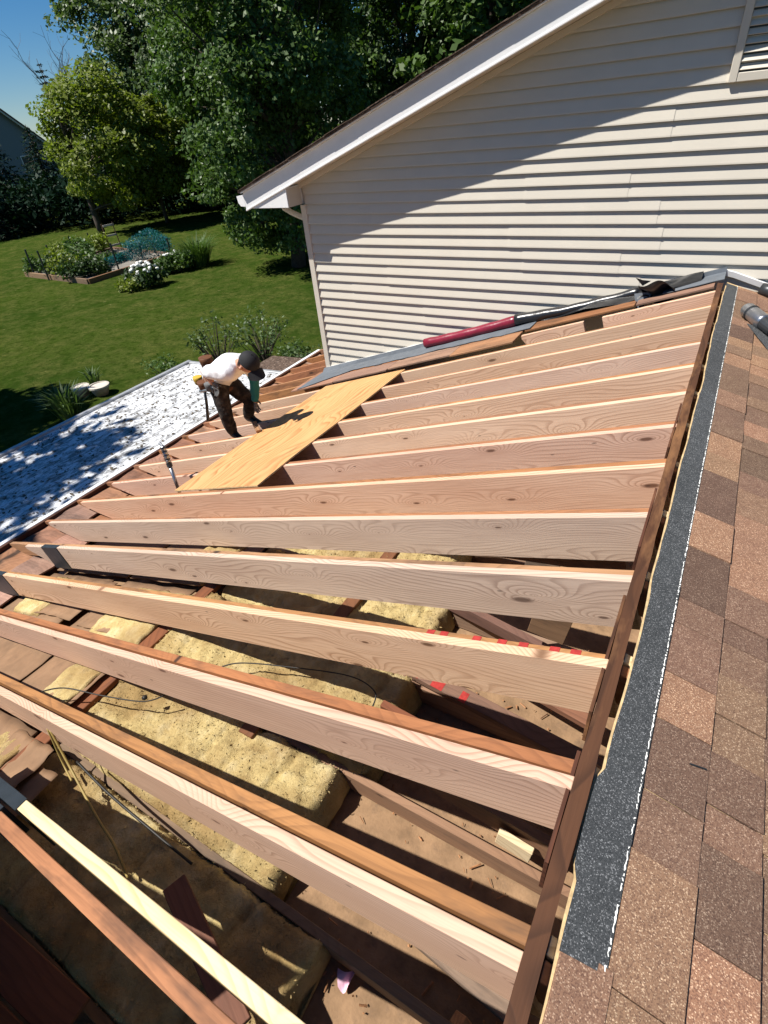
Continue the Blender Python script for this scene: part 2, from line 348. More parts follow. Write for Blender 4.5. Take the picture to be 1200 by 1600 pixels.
def leaves(centres, size, rng, up=0.35, aspect=0.6, jitter=0.35, outward=None):
    """many folded leaf quads as one mesh (numpy)"""
    n = len(centres); c = np.asarray(centres, np.float32)
    nrm = rng.normal(size=(n, 3)).astype(np.float32); nrm[:, 2] = np.abs(nrm[:, 2]) + up
    if outward is not None: nrm += outward
    nrm /= np.linalg.norm(nrm, axis=1, keepdims=True)
    t = rng.normal(size=(n, 3)).astype(np.float32); t -= (t * nrm).sum(1, keepdims=True) * nrm; t /= np.linalg.norm(t, axis=1, keepdims=True)
    b = np.cross(nrm, t); s = (size * (1 + jitter * rng.normal(size=(n, 1)))).clip(size * 0.4, size * 2).astype(np.float32)
    v = np.empty((n, 4, 3), np.float32)
    v[:, 0] = c - t * s; v[:, 1] = c + b * s * aspect - nrm * s * 0.18; v[:, 2] = c + t * s; v[:, 3] = c - b * s * aspect - nrm * s * 0.18
    me = bpy.data.meshes.new('crown'); me.vertices.add(n * 4); me.vertices.foreach_set('co', v.ravel())
    me.loops.add(n * 4); me.loops.foreach_set('vertex_index', np.arange(n * 4, dtype=np.int32))
    me.polygons.add(n); me.polygons.foreach_set('loop_start', np.arange(0, n * 4, 4, dtype=np.int32)); me.polygons.foreach_set('loop_total', np.full(n, 4, np.int32))
    me.update(calc_edges=True); return me

# ------------------------------------------------------------------ main frame numbers
T = 0.3226; X0 = -0.0203; A = math.atan(T)
def zt(x): return -1.4 + T * (x - X0)           # plane of the rafter tops
WY = 5.70                                       # plane of the clapboard wall
RY = [0.3297 + 0.40656 * i for i in range(-1, 13)]   # near faces of the rafters, Z A B C ...
GZ = -H

# ================================================================== THE SETTING
lm = MB().grid(lambda u, v: (-420 + 840 * u, -300 + 900 * v, GZ), 8, 8)
lawn = part('lawn', lm, 'lawn', origin=(0, 0, GZ)); tag(lawn, kind='structure')

# ================================================================== ROOF FRAME WITH RAFTERS
frame = thing('roof_frame', (-2.8, 2.5, -3.3), 'open rafter framing of fresh fir boards nailed beside old brown rafters', 'roof frame')
def sloped_board(name, mat, x0, x1, ya, yb, depth, drop=0.0, parent=None, tail=0.0, plumb=True, bevel=0.0018, bow=0.0, angle=None, notch=None):
    """a board lying in the roof slope, its length along local X, origin at the upper end"""
    L = (x1 - x0) / math.cos(A); dv = depth
    loc = (x1, ya, zt(x1) - drop)
    sh = dv * math.tan(A)
    mb = MB(); n = 24
    # local: x from -L (tail) to 0 (ridge), z from 0 down to -depth
    tops = []; bots = []
    for i in range(n + 1):
        x = -L + L * i / n
        by = bow * math.sin(math.pi * i / n) + (R_.random() - .5) * 0.0006
        tops.append((x, by, (R_.random() - .5) * 0.0012)); 
        xb = x
        zb = -dv
        if i == n: xb = x + 0.0 - (0 if not plumb else -sh * 0)
        bots.append([xb, by, zb])
    if tail > 0:                      # level cut under the tail
        for i in range(n + 1):
            dx = bots[i][0] + L
            if dx < tail: bots[i][2] = -0.035 - (dv - 0.035) * dx / tail
    if plumb: bots[n][0] += -sh * 0 + 0
    th = yb - ya
    vs = []
    for i in range(n + 1):
        t0 = tops[i]; b0 = bots[i]
        vs += [(t0[0], t0[1], t0[2]), (t0[0], t0[1] + th, t0[2]), (b0[0], b0[1] + th, b0[2]), (b0[0], b0[1], b0[2])]
    fs = []
    for i in range(n):
        a = 4 * i; b = a + 4
        for j in range(4): fs.append((a + j, a + (j + 1) % 4, b + (j + 1) % 4, b + j))
    fs += [(0, 3, 2, 1), (4 * n, 4 * n + 1, 4 * n + 2, 4 * n + 3)]
    mb.add(vs, fs)
    me = mb.mesh(name)
    bm = bmesh.new(); bm.from_mesh(me)
    eds = [e for e in bm.edges if len(e.link_faces) == 2 and e.calc_face_angle(0) > 0.6]
    bmesh.ops.bevel(bm, geom=eds, offset=bevel, segments=1, affect='EDGES', clamp_overlap=True)
    bm.to_mesh(me); bm.free()
    return put(name, me, mat, parent, loc, (0, -A, 0))

# new rafters
new_mats = ['fir_pink', 'fir_pink', 'fir', 'fir_grey', 'fir_grey', 'fir', 'fir', 'fir', 'fir', 'fir', 'fir', 'fir', 'fir']
tails = [-5.6, -5.6, -5.1, -5.33, -5.66, -5.68, -5.66, -5.67, -5.66, -5.66, -5.67, -5.66]
for i in range(12):
    y = RY[i + 1]
    rf = sloped_board('rafter', new_mats[i], tails[i], X0, y, y + 0.038, 0.235, 0.0, frame, 0.46 if i >= 3 else (0.12 if i == 2 else 0.4), bow=(R_.random() - .5) * 0.012)
    if i == 2:
        sloped_board('membrane_wrap', 'bluewrap', -5.35, -4.87, y - 0.006, y + 0.044, 0.245, -0.004, frame, 0.0)
    if i == 3:
        sloped_board('membrane_wrap', 'bluewrap', -4.95, -4.63, y - 0.005, y + 0.043, 0.246, -0.005, frame, 0.0)
# last rafter by the wall, cut away where the pipe drops through
sloped_board('rafter', 'fir', -0.86, X0, RY[13], RY[13] + 0.038, 0.235, 0.0, frame)
sloped_board('rafter', 'fir', -1.60, -1.02, RY[13], RY[13] + 0.038, 0.235, 0.0, frame, 0.10)
# front rafter: fresh edge with old one in front
zy = RY[0]
sloped_board('rafter', 'pine', -2.05, 0.3, 0.022, 0.060, 0.235, 0.0, frame, bow=0.004)
sloped_board('membrane_wrap', 'bluewrap', -2.6, -1.83, 0.016, 0.066, 0.245, -0.004, frame)
sloped_board('rafter', 'old', -2.9, 0.3, -0.048, -0.004, 0.15, -0.004, frame, bow=-0.008)
sloped_board('membrane_wrap', 'bluewrap', -2.6, -1.90, -0.064, 0.004, 0.16, -0.012, frame)
# old rafters behind each new one
for i in range(12):
    y = RY[i + 1] + 0.038 + (0.006 if i > 1 else 0.012)
    drop = [0.004, 0.006, 0.03, 0.012, 0.008, 0.0, 0.002, 0.0, 0.002, 0.003, 0.003, 0.003][i]
    sloped_board('old_rafter', 'old', -5.86, X0 + (0.0), y, y + 0.040, 0.14, drop + 0.004, frame, 0.2, bow=(R_.random() - .5) * 0.014)
for y in (5.24, 5.62, 6.05, 6.45, 6.9):
    sloped_board('old_rafter', 'old', -5.86, -4.62 if y > 5.5 else -4.35, y, y + 0.040, 0.14, 0.004, frame, 0.2)
# ridge board
rb = MB(); n = 60
for i in range(n + 1):
    y = -0.6 + (5.42 + 0.6) * i / n
    w1 = (R_.random() - .5) * 0.003; w2 = (R_.random() - .5) * 0.004; w3 = (R_.random() - .5) * 0.003
    rb.v += [(X0 + w1, y, -1.383 + w3), (X0 + 0.040 + w2, y, -1.385 + w3), (X0 + 0.040, y, -1.66), (X0, y, -1.66)]
for i in range(n):
    a = 4 * i
    for j in range(4): rb.f.append((a + j, a + (j + 1) % 4, a + 4 + (j + 1) % 4, a + 4 + j))
rb.f += [(0, 3, 2, 1), (4 * n, 4 * n + 1, 4 * n + 2, 4 * n + 3)]
part('ridge_board', rb, 'ridge', frame, origin=(X0, 2.4, -1.5))
# thin split slivers along the ridge board
for (y, l) in ((0.98, 0.5), (1.75, 0.42), (2.55, 0.5), (0.55, 0.3)):
    part('splinter', MB().box(X0 - 0.012, X0 - 0.002, y, y + l, -1.56, -1.405 + 0.01 * R_.random()), 'ridge', frame, bevel=0.001)
# eave sub-fascia and edge metal
part('fascia_board', MB().box(-5.905, -5.868, -0.6, 7.35, zt(-5.88) - 0.16, zt(-5.88) - 0.004), 'ridge', frame, bevel=0.003, origin=(-5.9, 3, -3.3))
eg = thing('eave_edge_metal', (-5.95, 3.4, -3.35), 'long white painted metal edge along the eave beside the coated patio roof', 'edge metal')
part('upper_strip', MB().box(-5.965, -5.908, -0.6, 7.40, zt(-5.9) - 0.05, zt(-5.9) + 0.006), 'whitegut', eg, bevel=0.003)
part('lower_strip', MB().box(-6.045, -5.968, -0.6, 7.40, zt(-5.9) - 0.085, zt(-5.9) - 0.055), 'whitegut', eg, bevel=0.004)
part('joint_strip', MB().box(-6.062, -6.047, -0.6, 7.40, zt(-5.9) - 0.11, zt(-5.9) - 0.07), 'greymetal', eg, bevel=0.003)
part('rake_strip', MB().prism([(-5.95, zt(-5.95) + 0.01), (-4.55, zt(-4.55) + 0.01), (-4.55, zt(-4.55) - 0.12), (-5.95, zt(-5.95) - 0.12)], 'y', 7.33, 7.39), 'sheath', frame, bevel=0.002)

# ------------------------------------------------------------------ old boards in the eave and the sloping ceiling between the rafters
eave = thing('eave_boards', (-5.4, 2.5, -3.4), 'rough reddish brown old boards lying under the rafter tails along the eave', 'boards')
ys = [-0.5] + [RY[i] + 0.09 for i in range(0, 14)] + [5.60, 6.02, 6.42, 6.85, 7.3]
for a, b in zip(ys[:-1], ys[1:]):
    w = b - a - 0.02
    if w < 0.05: continue
    for (xa, xb) in ((-5.86, -5.45), (-5.44, -5.02)):
        mb = MB().grid(lambda u, v, xa=xa, xb=xb, a=a, w=w: (xa + (xb - xa) * u, a + w * v, -3.345 + 0.10 * max(0, (xa + (xb - xa) * u) + 5.5) + 0.022 * mnoise.noise((xa * 3 + u * 4, (a + v * w) * 6, 1))), 8, 6)
        me = mb.mesh('plank', (xa, a, -3.345)); bm = bmesh.new(); bm.from_mesh(me)
        bmesh.ops.solidify(bm, geom=bm.faces[:], thickness=0.016); bm.to_mesh(me); bm.free()
        put('plank', me, 'sheath', eave, (xa, a, -3.345))

ceil = thing('sloped_ceiling_panels', (-3.8, 2.5, -3.3), 'brown paper faced panels sloping down under the rafters towards the eave', 'panels')
def panel(name, mat, xa, xb, ya, yb, dz, th=0.012, amp=0.012, parent=None, sd=0):
    mb = MB().grid(lambda u, v: (xa + (xb - xa) * u + 0.012 * mnoise.noise((v * 5, sd, 3.3)), ya + (yb - ya) * v + 0.014 * mnoise.noise((u * 5, sd, 9.3)), zt(xa + (xb - xa) * u) - dz + amp * mnoise.noise((u * 3 + sd, v * 2.2, sd * 1.7)) + amp * 0.5 * mnoise.noise((u * 9, v * 7, sd))), 14, 8)
    off = (xa, ya, zt(xa) - dz)
    me = mb.mesh(name, off); bm = bmesh.new(); bm.from_mesh(me)
    bmesh.ops.solidify(bm, geom=bm.faces[:], thickness=th); bm.to_mesh(me); bm.free()
    me.polygons.foreach_set('use_smooth', [True] * len(me.polygons))
    return put(name, me, mat, parent, off)
BAYS = [(-0.72, -0.30), (-0.28, 0.33), (0.37, 0.93), (0.97, 1.54), (1.58, 2.15), (2.19, 2.76), (2.80, 3.37), (3.41, 3.98), (4.02, 4.59), (4.63, 5.30)]
k = 0
for bi, (a, b) in enumerate(BAYS):
    for (xa, xb) in ((-4.98, -3.95 + 0.3 * R_.random()), (-3.62, -2.70)):
        k += 1
        rr = R_.random()
        panel('panel', 'kraft', xa, xb, a, b, 0.315 + 0.008 * (k % 2) + 0.006 * rr, amp=0.008, parent=ceil, sd=k)
# torn kraft sheets on top, catching the sun in the front bays
for (xa, xb, a, b, dz) in ((-3.30, -2.62, 0.45, 0.86, 0.275), (-3.95, -3.36, 0.40, 0.84, 0.285), (-3.55, -2.95, 1.02, 1.45, 0.285), (-2.62, -2.25, -0.02, 0.22, 0.33), (-4.4, -3.7, 1.05, 1.5, 0.29), (-2.85, -2.4, 0.05, 0.30, 0.30), (-2.9, -2.45, 1.62, 2.1, 0.30)):
    k += 1; panel('loose_sheet', 'kraft', xa, xb, a, b, dz + 0.015, 0.003, 0.014, ceil, k)

part('backing_board', MB().prism([(-5.0, zt(-5.0) - 0.42), (-2.6, zt(-2.6) - 0.46), (-2.6, zt(-2.6) - 0.44), (-5.0, zt(-5.0) - 0.40)], 'y', -1.2, 5.6), 'dust', ceil)
part('backing_board', MB().box(-5.9, -4.7, -1.2, 7.3, -3.47, -3.45), 'sheath', eave)
# flat ceiling ------------------------------------------------------------
cl = thing('ceiling_frame', (-1.3, 2.5, -2.77), 'dusty ceiling boards and brown joists seen deep between the rafters', 'ceiling')
mb = MB().grid(lambda u, v: (-2.85 + 3.6 * u, -1.2 + 7.0 * v, -2.765 + 0.006 * mnoise.noise((u * 12, v * 20, 4))), 24, 40)
part('ceiling_board', mb, 'dust', cl, smooth=True)
JY = [-0.28 + 0.61 * i for i in range(10)]
for jy in JY:
    j0 = MB().box(-2.7, 0.75, 0, 0.038, -0.14, 0.0)
    put('joist', j0.mesh('joist', bevel=0.003), 'oldgrey', cl, (0, jy, -2.62 + 0.01 * R_.random()))
hd = MB().box(-0.5, 6.4, -0.045, 0.045, -0.02, 0.018)
put('nailer_strip', hd.mesh('nailer_strip', bevel=0.003), 'redwood', cl, (-2.60, -0.6, -2.575), (0, 0, math.pi / 2))
hd2 = MB().box(-0.5, 6.4, -0.045, 0.045, -0.02, 0.018)
put('nailer_strip', hd2.mesh('nailer_strip', bevel=0.003), 'redwood', cl, (-1.60, 1.35, -2.565), (0, 0, math.pi / 2))

# struts and loose boards between joists and ridge
def bar(name, mat, p, q, w, h_, parent=None, label=None, cat=None, group=None, roll=0.0):
    p = Vector(p); q = Vector(q); L = (q - p).length; dd = (q - p).normalized()
    rx = dd; ry = Vector((0, 0, 1)).cross(rx).normalized(); rz = rx.cross(ry)
    m = Matrix((rx, ry, rz)).transposed().to_4x4() @ Matrix.Rotation(roll, 4, 'X')
    me = MB().box(0, L, -w / 2, w / 2, -h_ / 2, h_ / 2).mesh(name, bevel=0.0025)
    o = put(name, me, mat, parent, p); o.rotation_euler = m.to_euler()
    if label: tag(o, label, cat, group)
    return o
bar('strut', 'redwood', (-1.02, 1.60, -2.545), (-0.02, 1.53, -2.60), 0.09, 0.04, label='brown board with red paint marks lying between two rafters', cat='board')
marked = bpy.data.objects[-1] if False else [o for o in bpy.data.objects if o.name == 'strut'][0]
for (x, l) in ((0.04, 0.05), (0.17, 0.07), (0.34, 0.04)):
    put('paint_mark', MB().box(0, l, -0.046, 0.02, 0.0203, 0.0212).mesh('paint_mark'), 'redpaint', marked, marked.location).location = (x, 0, 0)
b2 = bar('strut', 'redwood', (-1.10, 2.06, -1.86 - 0.10), (-0.06, 2.02, -1.74), 0.04, 0.09, parent=frame)
old_marks = [o for o in frame.children if o.name.startswith('old_rafter')][2]
for s in (-0.10, -0.17, -0.28, -0.36, -0.46, -0.60, -0.66):
    o = put('paint_mark', MB().box(s - 0.022, s + 0.012, -0.0005, 0.0405, 0.0006, 0.0016).mesh('paint_mark'), 'redpaint', old_marks, BASE[old_marks])
bar('strut', 'redwood', (-1.55, 2.22, -2.50), (-0.35, 2.10, -2.62), 0.05, 0.09, label='dark brown strut leaning below the fourth rafter from the front', cat='board')
bar('wood_block', 'oldgrey', (-0.46, 2.06, -2.30), (-0.26, 2.07, -2.33), 0.04, 0.24, label='grey upright wood block under the fourth front rafter', cat='wood block')
bar('wood_block', 'oldgrey', (-0.62, 2.46, -2.20), (-0.42, 2.46, -2.22), 0.04, 0.26, label='grey wood block in the gap behind the fifth rafter', cat='wood block')
bar('wood_block', 'pine', (-0.26, 0.985, -2.50), (-0.11, 0.98, -2.515), 0.03, 0.10, label='short pale pine offcut nailed beside a brown joist', cat='wood block')
bar('strut', 'oldgrey', (-0.98, 1.10, -2.53), (0.02, 1.02, -2.48), 0.04, 0.14, label='wide grey brown plank standing on edge between the front joists', cat='board')
bar('strut', 'redwood', (-1.30, 0.17, -2.36), (-0.80, -0.02, -2.42), 0.09, 0.035, label='short reddish brown board lying on insulation by the front rafter', cat='board')
bar('wood_block', 'old', (-0.17, 0.36, -2.42), (-0.05, 0.33, -2.50), 0.04, 0.08, label='tiny split brown block below the ridge end of the front rafter', cat='wood block')

bar('strut', 'redwood', (-1.00, 1.28, -2.50), (0.0, 1.24, -2.56), 0.04, 0.13, label='dark brown plank on edge under the second full rafter', cat='board')
bar('strut', 'oldgrey', (-0.95, 0.62, -2.70), (0.02, 0.50, -2.62), 0.09, 0.04, label='dusty brown board lying flat on the ceiling between the first two rafters', cat='board')
bar('strut', 'redwood', (-0.90, 1.92, -2.62), (-0.02, 1.70, -2.52), 0.09, 0.04, label='reddish board slanting across the ceiling under the third full rafter', cat='board')
dbm = MB(); rd = random.Random(77)
for i in range(320):
    x = -0.95 + 1.0 * rd.random(); y = -0.25 + 2.6 * rd.random(); a_ = rd.random() * 6.28; l_ = 0.004 + 0.026 * rd.random() ** 3; w_ = 0.0015 + 0.004 * rd.random(); zz = -2.752
    ca_, sa_ = math.cos(a_), math.sin(a_); t_ = rd.uniform(0, 0.01)
    pts_ = [(-l_, -w_, 0), (l_, -w_, t_), (l_, w_, t_ + 0.002), (-l_, w_, 0.002), (-l_, 0, 0.004), (l_, 0, t_ + 0.005)]
    dbm.add([(x + px * ca_ - py * sa_, y + px * sa_ + py * ca_, zz + pz) for px, py, pz in pts_], [(0, 1, 5, 4), (4, 5, 2, 3), (0, 4, 3), (1, 2, 5)])
tag(part('wood_debris', dbm, 'old', cl), kind='stuff')
# insulation batts ---------------------------------------------------------
ORD = ['frontmost', 'second', 'third', 'fourth', 'fifth', 'sixth', 'seventh', 'eighth', 'ninth', 'tenth']
def batt(xa, xb, ya, yb, zb, th, sd, label, round_end=True, bevel=0.05):
    nx = max(10, int((xb - xa) / 0.016)); ny = 44
    mb = MB()
    def fn(u, v):
        # v runs round the section: side, top, side
        x = xa + (xb - xa) * u
        w = yb - ya
        per = [(0.0, 0.0), (-0.015, 0.25), (-0.01, 0.6), (0.03, 0.88), (0.10, 1.0)]
        s = v
        if s < 0.2: q = s / 0.2; yy = -0.012 * math.sin(q * 3.1) + 0.05 * max(0, q - .7) / .3 * w * .5; zz = q ** 0.9 * 0.93
        elif s > 0.8: q = (1 - s) / 0.2; yy = w + 0.012 * math.sin(q * 3.1) - 0.05 * max(0, q - .7) / .3 * w * .5; zz = q ** 0.9 * 0.93
        else:
            q = (s - 0.2) / 0.6; yy = 0.025 * w + q * w * 0.95; zz = 0.93 + 0.09 * max(0.0, math.sin(q * math.pi)) ** 0.5
        e = min(1.0, (1 - u) * (xb - xa) / 0.07) if round_end else 1.0
        zz *= (1 - (1 - e) ** 3 * 0.85)
        P = Vector((x, ya + yy, zb + zz * th))
        n1 = mnoise.noise((x * 3.1 + sd, P.y * 3.3, sd)); n2 = mnoise.noise((x * 9 + sd, P.y * 10, P.z * 9)); n3 = mnoise.noise((x * 24, P.y * 26 + sd, P.z * 20)) + 0.9 * mnoise.noise((x * 52, P.y * 60 + sd, P.z * 50))
        seam = 0.0
        for sx in seams:
            dd = abs(x - sx - 0.05 * mnoise.noise((P.y * 3, sx, sd))); seam -= 0.038 * max(0, 1 - dd / 0.022) * (0.4 + 0.6 * abs(mnoise.noise((P.y * 4, sx * 9, sd))))
        top = 1.0 if 0.15 < v < 0.85 else 0.5
        P.z += top * (0.026 * n1 + 0.018 * n2 + 0.011 * n3 + seam) * min(1, zz * 1.5)
        P.y += 0.012 * n2 + 0.006 * n3; P.x += (0.025 * n2) * (1 if u > 0.9 else 0.2)
        return P
    rs = random.Random(sd * 13 + 5)
    seams = [xa + 0.15 + (xb - xa - 0.2) * (i + 0.6 * rs.random()) / 5 for i in range(5)]
    mb.grid(fn, nx, ny)
    ncap = len(mb.v)
    mb.f.append(tuple(nx * (ny + 1) + j for j in range(ny + 1))); mb.f.append(tuple(j for j in range(ny, -1, -1)))
    mb.f.append(tuple([0, ny, nx * (ny + 1) + ny, nx * (ny + 1)]))
    o = part('insulation_batt', mb, 'insul', smooth=True, origin=(xa, ya, zb))
    g_ = np.random.default_rng(sd); vv = np.array(mb.v, np.float32); pk_ = vv[g_.integers(0, len(vv), 5200)] + g_.normal(size=(5200, 3)).astype(np.float32) * 0.005
    pk_ = pk_[pk_[:, 2] > zb + 0.06]
    tag(put('loose_fibres', leaves(pk_ - np.array((xa, ya, zb), np.float32), 0.0065, g_, 1.2, 0.35), 'insul', o, (xa, ya, zb)), kind='stuff')
    return tag(o, label, 'insulation', 'insulation batts between the joists')
for i, jy in enumerate(JY[:-1]):
    a = jy + 0.045; b = JY[i + 1] - 0.007
    top = 0.155 + 0.02 * R_.random() + (0.07 if i in (2,) else 0.03 if i == 1 else 0)
    end = [-0.72, -1.02, -0.92, -0.98, -1.1, -0.9, -1.0, -0.95, -1.0][i]
    batt(-2.50, end, a, b, -2.758, top + 0.015, i + 2, 'yellow insulation batt, %s row from the front, on the flat ceiling' % ORD[i])
for i, (xa, xb, a, b, dz) in enumerate(((-3.30, -2.66, 0.98, 1.50, 0.30), (-3.05, -2.66, 1.60, 2.12, 0.29), (-2.98, -2.66, 0.36, 0.90, 0.29), (-4.75, -4.25, 1.02, 1.5, 0.30), (-2.95, -2.66, -0.26, 0.30, 0.32))):
    mb = MB()
    mb.grid(lambda u, v: (xa + (xb - xa) * u, a + (b - a) * v + 0.02 * mnoise.noise((u * 4, i, 2)), zt(xa + (xb - xa) * u) - dz - 0.03 + 0.05 * (max(0.0, math.sin(math.pi * v)) ** 0.4) + 0.02 * mnoise.noise((u * 5 + i, v * 6, i)) + 0.012 * mnoise.noise((u * 17, v * 15, i))), 22, 18)
    me = mb.mesh('insulation_piece', (xa, a, zt(xa) - dz)); bm = bmesh.new(); bm.from_mesh(me); bmesh.ops.solidify(bm, geom=bm.faces[:], thickness=0.03); bm.to_mesh(me); bm.free()
    me.polygons.foreach_set('use_smooth', [True] * len(me.polygons))
    tag(put('insulation_piece', me, 'insul', None, (xa, a, zt(xa) - dz)), ['pale yellow insulation scrap under the third rafter beside brown panels', 'pale yellow insulation scrap under the fourth rafter beside brown panels', 'yellow insulation scrap between the first two full rafters at the left', 'small yellow insulation scrap near the wrapped rafter end at left', 'yellow insulation scrap beside the dark strip at lower left'][i], 'insulation', 'loose insulation scraps')

# dark planks lying deep at the lower left corner
for i in range(5):
    o = bar('old_plank', 'redwood', (-2.75, -0.36 - 0.16 * i, -2.42 + 0.012 * i), (-1.35 - 0.1 * i, -0.30 - 0.16 * i, -2.46 + 0.01 * i), 0.145, 0.022)
    tag(o, ['dark maroon plank in deep shade, innermost of the pile at lower left', 'dark maroon plank in deep shade, second of the pile at lower left', 'dark maroon plank in deep shade, third of the pile at lower left', 'dark maroon plank in deep shade, fourth of the pile at lower left', 'dark maroon plank in deep shade, outermost of the pile at lower left'][i], 'plank', 'dark planks at the lower left')

# cables -----------------------------------------------------------------
def cable(name, pts, r_, mat, label):
    P = [Vector(p) for p in pts]; out = []
    for i in range(len(P) - 1):
        p0 = P[max(i - 1, 0)]; p1 = P[i]; p2 = P[i + 1]; p3 = P[min(i + 2, len(P) - 1)]
        for k_ in range(8):
            t = k_ / 8
            out.append(0.5 * ((2 * p1) + (p2 - p0) * t + (2 * p0 - 5 * p1 + 4 * p2 - p3) * t * t + (3 * p1 - p0 - 3 * p2 + p3) * t ** 3))
    out.append(P[-1])
    return tag(part(name, MB().tube(out, r_, 6), mat, smooth=True), label, 'cable')
def ray(u, v):
    c = Vector((u - 600, v - 800, 829.99)); return (CAMX * c.x + CAMY * c.y + CAMZ * c.z)
def on_z(u, v, z):
    w = ray(u, v); return w * (z / w.z)
def on_y(u, v, y):
    w = ray(u, v); return w * (y / w.y)
def on_roof(u, v, lift=0.0):
    w = ray(u, v); kk = (-1.4 - T * X0 + lift) / (w.z - T * w.x); return w * kk
cable('black_cable', [on_z(60, 1082, -2.42), on_z(100, 1075, -2.38), on_z(160, 1087, -2.40), on_z(225, 1096, -2.42), on_z(262, 1084, -2.42)], 0.004, 'wire', 'thin black wire curling over the brown panels at left')
cable('black_cable', [on_z(338, 1045, -2.42), on_z(375, 1036, -2.40), on_z(450, 1042, -2.40), on_z(545, 1056, -2.40), on_z(585, 1080, -2.42), on_z(582, 1105, -2.46)], 0.004, 'wire', 'thin black wire looping over the yellow insulation in the middle')
cable('yellow_cable', [on_z(78, 1140, -2.30), on_z(110, 1200, -2.45), on_z(150, 1275, -2.48), on_z(178, 1320, -2.48), on_z(200, 1372, -2.52)], 0.006, 'cable', 'yellowish cable hanging down onto shaded insulation at left')
cable('yellow_cable', [on_z(74, 1138, -2.30), on_z(98, 1192, -2.48), on_z(112, 1220, -2.5)], 0.005, 'cable', 'short yellowish cable beside the brown strip at left')
cable('black_cable', [on_z(120, 1190, -2.44), on_z(170, 1240, -2.45), on_z(240, 1300, -2.46), on_z(300, 1350, -2.50)], 0.006, 'wire', 'dark cord standing for a shaded crevice along the insulation')  # dark tube laid in place of a shaded crevice
sp = MB().grid(lambda u, v: on_z(528 + 34 * u * (1 - 0.4 * v), 1512 + 30 * v + 9 * math.sin(u * 4), -2.72) + Vector((0, 0, 0.02 * math.sin(u * 5 + v * 3))), 6, 6)
tag(part('pink_scrap', sp, 'pink', smooth=True), 'crumpled pink plastic scrap on the joist at the bottom', 'scrap')
lump = MB().lathe(on_z(226, 1090, -2.44), [(0.002, -0.012), (0.014, -0.006), (0.016, 0.004), (0.004, 0.012)], 8)
tag(part('cable_connector', lump, 'wire', smooth=True), 'small round black connector on the wire at left', 'connector')

# ================================================================== FAR (RIGHT) SLOPE WITH SHINGLES
def zr(x): return -1.400 - T * (x - (X0 + 0.038))
right = thing('shingled_roof_slope', (0.9, 2.5, -1.9), 'brown asphalt shingle slope right of the ridge with charcoal strip along its edge', 'roof')
def edge_x(y): return 0.039 + 0.010 * mnoise.noise((y * 1.6, 0.3, 0.7)) + 0.005 * mnoise.noise((y * 6, 1.3, 0.7)) + (-0.012 if 0.55 < y < 0.80 else 0)
mb = MB(); n = 160
for i in range(n + 1):
    y = -0.8 + (5.55 + 0.8) * i / n; e = edge_x(y)
    mb.v += [(e, y, zr(e)), (2.6, y, zr(2.6)), (2.6, y, zr(2.6) - 0.013), (e, y, zr(e) - 0.013)]
for i in range(n):
    a = 4 * i
    for j in range(4): mb.f.append((a + j, a + (j + 1) % 4, a + 4 + (j + 1) % 4, a + 4 + j))
mb.f += [(0, 3, 2, 1), (4 * n, 4 * n + 1, 4 * n + 2, 4 * n + 3)]
part('sheathing', mb, 'plyedge', right)
for i in range(0, 14):
    y = RY[i] + 0.06
    pr = MB().prism([(X0 + 0.041, zr(0.02) - 0.016), (1.0, zr(1.0) - 0.016), (1.0, zr(1.0) - 0.2), (X0 + 0.041, zr(0.02) - 0.2)], 'y', y, y + 0.038)
    part('rafter', pr, 'pine', right, bevel=0.002)
for i in range(0, 14):
    y = RY[i] + 0.012
    pr = MB().prism([(X0 + 0.041, zr(0.02) - 0.020), (1.0, zr(1.0) - 0.020), (1.0, zr(1.0) - 0.16), (X0 + 0.041, zr(0.02) - 0.16)], 'y', y, y + 0.04)
    part('old_rafter', pr, 'old', right, bevel=0.002)
# charcoal strips (cut shingle bodies) in a few overlapping lengths
GX = 0.131
for (a, b, lift) in ((0.415, 0.86, 0.0065), (0.85, 1.62, 0.0040), (1.615, 2.45, 0.0002), (2.445, 3.30, 0.002), (3.295, 4.10, 0.0004), (4.095, 4.62, 0.0022), (4.615, 5.50, 0.0008)):
    mb = MB(); n = max(8, int((b - a) / 0.03))
    for i in range(n + 1):
        y = a + (b - a) * i / n; e = edge_x(y) + 0.006 + 0.004 * mnoise.noise((y * 9, 5, 5)); up_ = 0.004 + lift + 0.003 * mnoise.noise((y * 3, 2, 2)) + (0.012 * max(0, 1 - abs(y - 0.66) / 0.1))
        ys_ = y + (0.06 * 0 if i else -0.0)
        ylow = y
        mb.v += [(e, y - (0.012 if a < 0.5 and i == 0 else 0), zr(e) + up_), (GX + 0.004, ylow, zr(GX) + 0.004 + lift), (GX + 0.004, ylow, zr(GX) + 0.0012 + lift), (e, y - (0.012 if a < 0.5 and i == 0 else 0), zr(e) + up_ - 0.003)]
    for i in range(n):
        q = 4 * i
        for j in range(4): mb.f.append((q + j, q + (j + 1) % 4, q + 4 + (j + 1) % 4, q + 4 + j))
    mb.f += [(0, 3, 2, 1), (4 * n, 4 * n + 1, 4 * n + 2, 4 * n + 3)]
    part('underlay_strip', mb, 'under', right, origin=(GX, a, zr(GX)))
